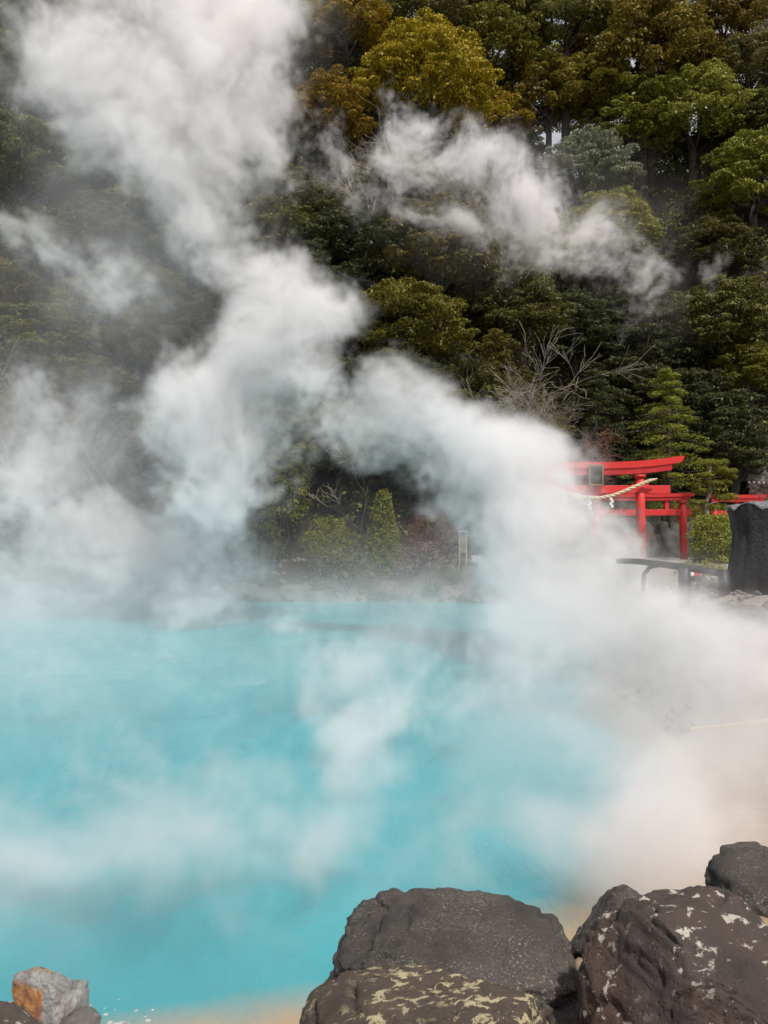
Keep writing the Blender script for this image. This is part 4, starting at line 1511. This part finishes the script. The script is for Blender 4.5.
# ------------------------------------------------------------------ steam
# A coarse shape field is summed from soft puffs along each plume (numpy); geometry nodes turn it into a volume grid, warped and eroded by noise.
LO, HI = np.array([-24.0, 3.0, -0.2]), np.array([18.0, 46.0, 33.0])
CELL = 0.5
DIM = np.ceil((HI - LO) / CELL).astype(int) + 1
VOX = 0.2
PUFFS = [
    # px, py, D, radius across (px), radius up (px), radius in depth (m), weight
    # tall column at the left
    (185, 610, 27, 80, 60, 3.0, 0.9), (195, 550, 27, 80, 70, 3.0, 0.95), (205, 490, 26, 85, 70, 3.0, 1.05), (205, 415, 26, 90, 66, 3.0, 1.2), (270, 365, 26, 95, 76, 3.2, 1.55), (295, 305, 26, 78, 60, 2.8, 1.5),
    (180, 390, 26, 60, 50, 2.4, 1.0), (245, 262, 26, 76, 50, 2.6, 1.1), (190, 220, 26, 75, 66, 2.6, 1.05), (150, 165, 26, 80, 70, 2.6, 1.1), (120, 110, 26, 90, 70, 2.8, 1.2), (215, 110, 26, 95, 80, 2.8, 1.2),
    (80, 40, 26, 105, 80, 3.2, 1.25), (200, 20, 26, 105, 90, 3.2, 1.3), (285, 60, 26, 55, 84, 2.6, 1.0), (20, 30, 26, 80, 80, 2.8, 1.05), (270, 170, 26, 66, 50, 2.2, 0.95), (60, 265, 26, 76, 50, 2.2, 0.9),
    (310, 430, 26, 66, 60, 2.6, 1.0), (180, -70, 26, 180, 90, 3.2, 1.2), (120, 300, 26, 66, 56, 2.2, 0.85), (310, 150, 28, 60, 36, 2.0, 0.85), (250, 460, 26, 70, 60, 2.6, 1.0),
    # low grey steam at the left edge
    (40, 480, 30, 130, 90, 3.2, 1.05), (120, 540, 30, 120, 66, 3.2, 1.05), (20, 570, 30, 120, 66, 3.2, 1.0), (60, 400, 30, 90, 50, 2.6, 0.8), (150, 590, 30, 100, 50, 2.8, 1.0),
    # diagonal plume on the right
    (425, 400, 22, 62, 48, 2.4, 1.6), (385, 430, 22, 50, 50, 2.2, 1.2), (470, 440, 21, 74, 58, 2.6, 1.65), (525, 485, 20, 80, 66, 2.6, 1.6), (558, 550, 19, 84, 66, 2.6, 1.7), (605, 600, 17, 84, 66, 2.4, 1.45), (655, 645, 12.5, 95, 62, 2.0, 1.35),
    (725, 665, 10.5, 95, 56, 1.6, 1.25), (500, 550, 20.5, 66, 60, 2.4, 1.15), (425, 455, 22, 56, 46, 2.2, 1.1), (465, 500, 21.5, 62, 56, 2.4, 1.2), (585, 625, 17.5, 80, 56, 2.2, 1.3), (625, 690, 13.5, 100, 70, 2.0, 1.3), (520, 640, 17, 70, 44, 1.8, 0.85), (690, 735, 8.6, 130, 80, 1.6, 1.3), (630, 770, 10, 110, 80, 1.7, 1.15), (740, 790, 6.6, 110, 76, 1.1, 1.15),
    (640, 825, 7.2, 110, 66, 1.2, 1.15), (570, 830, 8.5, 60, 50, 1.2, 0.7), (705, 645, 12, 60, 30, 1.4, 0.9), (765, 636, 11.5, 50, 44, 1.4, 1.0), (335, 430, 23, 50, 46, 2.0, 0.8),
    # upper wisp drifting across the hillside
    (415, 115, 40, 56, 36, 2.6, 1.0), (450, 160, 40, 80, 44, 2.6, 1.0), (520, 190, 40, 84, 46, 2.6, 0.95), (570, 225, 40, 72, 46, 2.6, 0.9), (600, 268, 40, 66, 42, 2.6, 0.85), (635, 305, 40, 46, 36, 2.4, 0.8),
    (350, 165, 40, 70, 36, 2.4, 0.75), (740, 270, 40, 56, 44, 2.0, 0.66), (400, 210, 40, 90, 44, 2.4, 0.7), (490, 240, 40, 100, 50, 2.4, 0.7),
    # streaks over the water
    (60, 730, 14, 130, 50, 1.2, 0.75), (250, 690, 16, 120, 60, 1.3, 0.65), (450, 730, 14, 60, 90, 1.2, 0.62), (8, 890, 6.5, 55, 80, 0.8, 1.1), (-6, 955, 5.8, 50, 60, 0.7, 1.1), (370, 690, 17, 70, 60, 1.4, 0.75), (320, 780, 10.5, 80, 40, 0.9, 0.55), (150, 790, 11, 120, 50, 1.0, 0.45),
    (520, 700, 14.5, 60, 80, 1.6, 0.75), (150, 660, 20, 110, 50, 1.6, 0.7), (480, 575, 20, 50, 36, 2.0, 0.7),
]
rs = random.Random(5)
for px in range(-20, 560, 44):      # low bank creeping along the far shore
    PUFFS.append((px + rs.uniform(-15, 15), rs.uniform(598, 616), rs.uniform(31, 34.5), rs.uniform(28, 50), rs.uniform(9, 16), 1.5, rs.uniform(0.65, 0.95)))
for px in range(270, 500, 38):
    PUFFS.append((px + rs.uniform(-10, 10), rs.uniform(620, 638), rs.uniform(24, 27), rs.uniform(26, 46), rs.uniform(10, 20), 1.4, rs.uniform(0.6, 0.85)))
for k in range(46):       # wisps lifting off the water
    py = rs.uniform(612, 900)
    D = (EYE - 0.5) * F / (py - 534) * 0.96
    px = rs.uniform(-40, 600 - 0.25 * (py - 612))
    PUFFS.append((px, py, min(D, 34), rs.uniform(0.7, 1.6) * F / D, rs.uniform(0.45, 1.0) * F / D, rs.uniform(0.7, 1.6), rs.uniform(0.6, 1.0) * (1.0 if py < 740 else 0.45)))
MIST = [
    # thin soft mist, same columns
    (60, 490, 31, 210, 150, 5.0, 0.21), (150, 580, 29, 130, 80, 4.0, 0.10), (150, 200, 27, 150, 190, 4.5, 0.08), (140, 30, 27, 220, 160, 4.5, 0.12), (20, 620, 26, 160, 70, 5.0, 0.12),
    (600, 660, 14, 170, 120, 3.0, 0.35), (690, 755, 9, 210, 120, 2.2, 0.75), (570, 740, 12, 130, 110, 2.4, 0.25), (670, 840, 6.6, 190, 90, 1.5, 1.25), (20, 920, 6.5, 130, 130, 1.2, 0.35), (520, 210, 42, 200, 90, 4.0, 0.028), (90, 310, 34, 160, 130, 5.0, 0.06),
    (690, 310, 46, 130, 90, 4.0, 0.02), (740, 690, 10.5, 140, 80, 1.8, 0.9), (520, 540, 20, 90, 90, 3.0, 0.12), (570, 590, 21, 120, 60, 3.0, 0.12),
]


def steam_shape():
    ax = [LO[i] + CELL * np.arange(DIM[i]) for i in range(3)]
    X, Y, Z = np.meshgrid(*ax, indexing='ij')

    def add(puffs, grow, inner):
        S = np.zeros(X.shape)
        for (px, py, D, rx, rz_, ry, w) in puffs:
            c = at(px, py, D)
            q = np.sqrt(((X - c.x) / (rx / F * D * grow)) ** 2 + ((Y - c.y) / (ry * grow)) ** 2 + ((Z - c.z) / (rz_ / F * D * grow)) ** 2)
            S += w * (1 - sstep(inner, 1.0, q))
        return S
    S = add(PUFFS, 1.2, 0.1)
    S = np.where(S > 0.95, 0.95 + 0.42 * (S - 0.95), S)
    T = add(MIST, 1.1, 0.0)
    # a thin veil lying on the whole pool, thicker towards the far shore
    d = pool_dist(X, Y)
    T += np.exp(-np.maximum(Z, 0) / 0.9) * sstep(2.5, -1.0, d) * (0.075 + 0.09 * sstep(-5, 0, d) * sstep(26, 34, Y))
    for q in (S, T):
        q[0], q[-1], q[:, 0], q[:, -1], q[:, :, -1] = 0, 0, 0, 0, 0
    return X, Y, Z, S, T


def build_steam(parts):
    X, Y, Z, S, T = steam_shape()
    me = bpy.data.meshes.new('steam')
    n = X.size
    me.vertices.add(n)
    me.vertices.foreach_set('co', np.stack([X.ravel(), Y.ravel(), Z.ravel()], 1).astype(np.float32).ravel())
    for nm, arr in (('shape', S), ('mist', T)):
        a = me.attributes.new(nm, 'FLOAT', 'POINT')
        a.data.foreach_set('value', arr.ravel().astype(np.float32))
    # material
    m = bpy.data.materials.new('steam')
    m.use_nodes = True
    nt = m.node_tree
    nt.nodes.clear()
    out = nd(nt, 'ShaderNodeOutputMaterial')
    pv = nd(nt, 'ShaderNodeVolumePrincipled')
    pv.inputs['Color'].default_value = (0.976, 0.960, 0.964, 1)
    pv.inputs['Density'].default_value = 1.0
    pv.inputs['Anisotropy'].default_value = STEAM_G
    pv.inputs['Emission Strength'].default_value = 0.0
    pv.inputs['Blackbody Intensity'].default_value = 0.0
    nt.links.new(pv.outputs[0], out.inputs['Volume'])
    try:
        m.cycles.volume_step_rate = STEP
    except Exception:
        m.volume_step_rate = STEP
    me.materials.append(m)
    for (lo, hi, vox, label) in parts:
        ng = bpy.data.node_groups.new('steam', 'GeometryNodeTree')
        ng.interface.new_socket('Geometry', in_out='INPUT', socket_type='NodeSocketGeometry')
        ng.interface.new_socket('Geometry', in_out='OUTPUT', socket_type='NodeSocketGeometry')
        gi, go = nd(ng, 'NodeGroupInput'), nd(ng, 'NodeGroupOutput')
        pos = nd(ng, 'GeometryNodeInputPosition').outputs[0]

        def vm(op, a_, b_=None):
            v = nd(ng, 'ShaderNodeVectorMath', operation=op)
            for i, s in enumerate((a_, b_)):
                if s is None:
                    continue
                if hasattr(s, 'links'):
                    ng.links.new(s, v.inputs[i])
                else:
                    v.inputs[i].default_value = tuple(s) if not isinstance(s, (int, float)) else (s, s, s)
            return v.outputs['Value'] if op in ('LENGTH', 'DOT_PRODUCT', 'DISTANCE') else v.outputs[0]

        def noise(vec, scale, detail, rough, out_='Fac', typ='FBM'):
            t = nd(ng, 'ShaderNodeTexNoise', noise_dimensions='3D')
            t.noise_type = typ
            t.inputs['Scale'].default_value = scale
            t.inputs['Detail'].default_value = detail
            t.inputs['Roughness'].default_value = rough
            ng.links.new(vec, t.inputs['Vector'])
            return t.outputs[out_]

        def warp(p, scale, amt, detail=2):
            w = vm('SUBTRACT', noise(p, scale, detail, 0.5, 'Color'), 0.5)
            return vm('ADD', p, vm('MULTIPLY', w, (amt, amt, amt)))

        p1 = warp(pos, 0.16, 4.6)
        p2 = warp(p1, 0.55, 1.7)
        p3 = warp(p2, 1.7, 0.9, 3)
        # trilinear lookup of the shape field at p3
        g = vm('DIVIDE', vm('SUBTRACT', p3, tuple(LO)), CELL)
        g = vm('MINIMUM', vm('MAXIMUM', g, 0.0), tuple(float(q) - 1.001 for q in DIM))
        fl = vm('FLOOR', g)
        fr = vm('SUBTRACT', g, fl)
        sf, sr = nd(ng, 'ShaderNodeSeparateXYZ'), nd(ng, 'ShaderNodeSeparateXYZ')
        ng.links.new(fl, sf.inputs[0])
        ng.links.new(fr, sr.inputs[0])
        base = mth(ng, 'ADD', mth(ng, 'ADD', mth(ng, 'MULTIPLY', sf.outputs[0], float(DIM[1] * DIM[2])), mth(ng, 'MULTIPLY', sf.outputs[1], float(DIM[2]))), sf.outputs[2])
        ox, oy = int(DIM[1] * DIM[2]), int(DIM[2])
        idx = {}
        for off in (0, ox, oy, oy + ox, 1, 1 + ox, oy + 1, oy + 1 + ox):
            ii = nd(ng, 'FunctionNodeFloatToInt')
            ng.links.new(mth(ng, 'ADD', base, float(off)), ii.inputs[0])
            idx[off] = ii.outputs[0]

        def lerp(a_, b_, t):
            mx = nd(ng, 'ShaderNodeMix', data_type='FLOAT')
            for s, v in ((mx.inputs[0], t), (mx.inputs[2], a_), (mx.inputs[3], b_)):
                ng.links.new(v, s)
            return mx.outputs[0]

        def field(name):
            val = nd(ng, 'GeometryNodeInputNamedAttribute', data_type='FLOAT')
            val.inputs['Name'].default_value = name

            def fetch(off):
                si = nd(ng, 'GeometryNodeSampleIndex', data_type='FLOAT', domain='POINT')
                si.clamp = True
                ng.links.new(gi.outputs[0], si.inputs['Geometry'])
                ng.links.new(val.outputs['Attribute'], si.inputs['Value'])
                ng.links.new(idx[off], si.inputs['Index'])
                return si.outputs[0]
            c00 = lerp(fetch(0), fetch(ox), sr.outputs[0])
            c10 = lerp(fetch(oy), fetch(oy + ox), sr.outputs[0])
            c01 = lerp(fetch(1), fetch(1 + ox), sr.outputs[0])
            c11 = lerp(fetch(oy + 1), fetch(oy + 1 + ox), sr.outputs[0])
            return lerp(lerp(c00, c10, sr.outputs[1]), lerp(c01, c11, sr.outputs[1]), sr.outputs[2])
        shape, mist = field('shape'), field('mist')
        n1 = noise(p1, 0.50, 7, 0.66)
        n2 = noise(p2, 2.6, 6, 0.68)
        nn = mth(ng, 'ADD', mth(ng, 'MULTIPLY', n1, 0.57), mth(ng, 'MULTIPLY', n2, 0.43))          # about 0.3 .. 0.7
        ero = mth(ng, 'MULTIPLY', mth(ng, 'SUBTRACT', ERO_TOP, nn), ERO_GAIN)
        ero = mth(ng, 'MINIMUM', mth(ng, 'MAXIMUM', ero, 0.0), 0.97)
        den = mth(ng, 'MAXIMUM', mth(ng, 'SUBTRACT', shape, ero), 0.0)
        den = mth(ng, 'MULTIPLY', mth(ng, 'POWER', den, 1.3), DENS)
        mod = mth(ng, 'MAXIMUM', mth(ng, 'ADD', mth(ng, 'MULTIPLY', nn, 8.5), -3.3), 0.0)
        den = mth(ng, 'ADD', den, mth(ng, 'MULTIPLY', mist, mod))
        vc = nd(ng, 'GeometryNodeVolumeCube')
        ng.links.new(den, vc.inputs['Density'])
        vc.inputs['Background'].default_value = 0.0
        vc.inputs['Min'].default_value = lo
        vc.inputs['Max'].default_value = hi
        res = np.ceil((np.array(hi) - np.array(lo)) / vox).astype(int)
        for k, nm in enumerate(('Resolution X', 'Resolution Y', 'Resolution Z')):
            vc.inputs[nm].default_value = int(res[k])
        sm = nd(ng, 'GeometryNodeSetMaterial')
        sm.inputs['Material'].default_value = m
        ng.links.new(vc.outputs[0], sm.inputs[0])
        ng.links.new(sm.outputs[0], go.inputs[0])
        o = link(bpy.data.objects.new('steam', me))
        tag(o, label, kind='stuff')
        md = o.modifiers.new('steam', 'NODES')
        md.node_group = ng


STEAM_G = 0.0
STEP = 3.0
DENS = 1.6
ERO_TOP = 0.597
ERO_GAIN = 7.5
Q = 1.0
build_steam([
    ((-11.0, 3.0, -0.2), (11.0, 20.5, 10.0), 0.105 * Q, 'white steam rolling off the hot pool in front of the red gates'),
    ((-24.0, 20.45, -0.2), (18.0, 46.0, 33.0), 0.155 * Q, 'white steam rising from the far side of the pool and drifting up the hillside'),
])
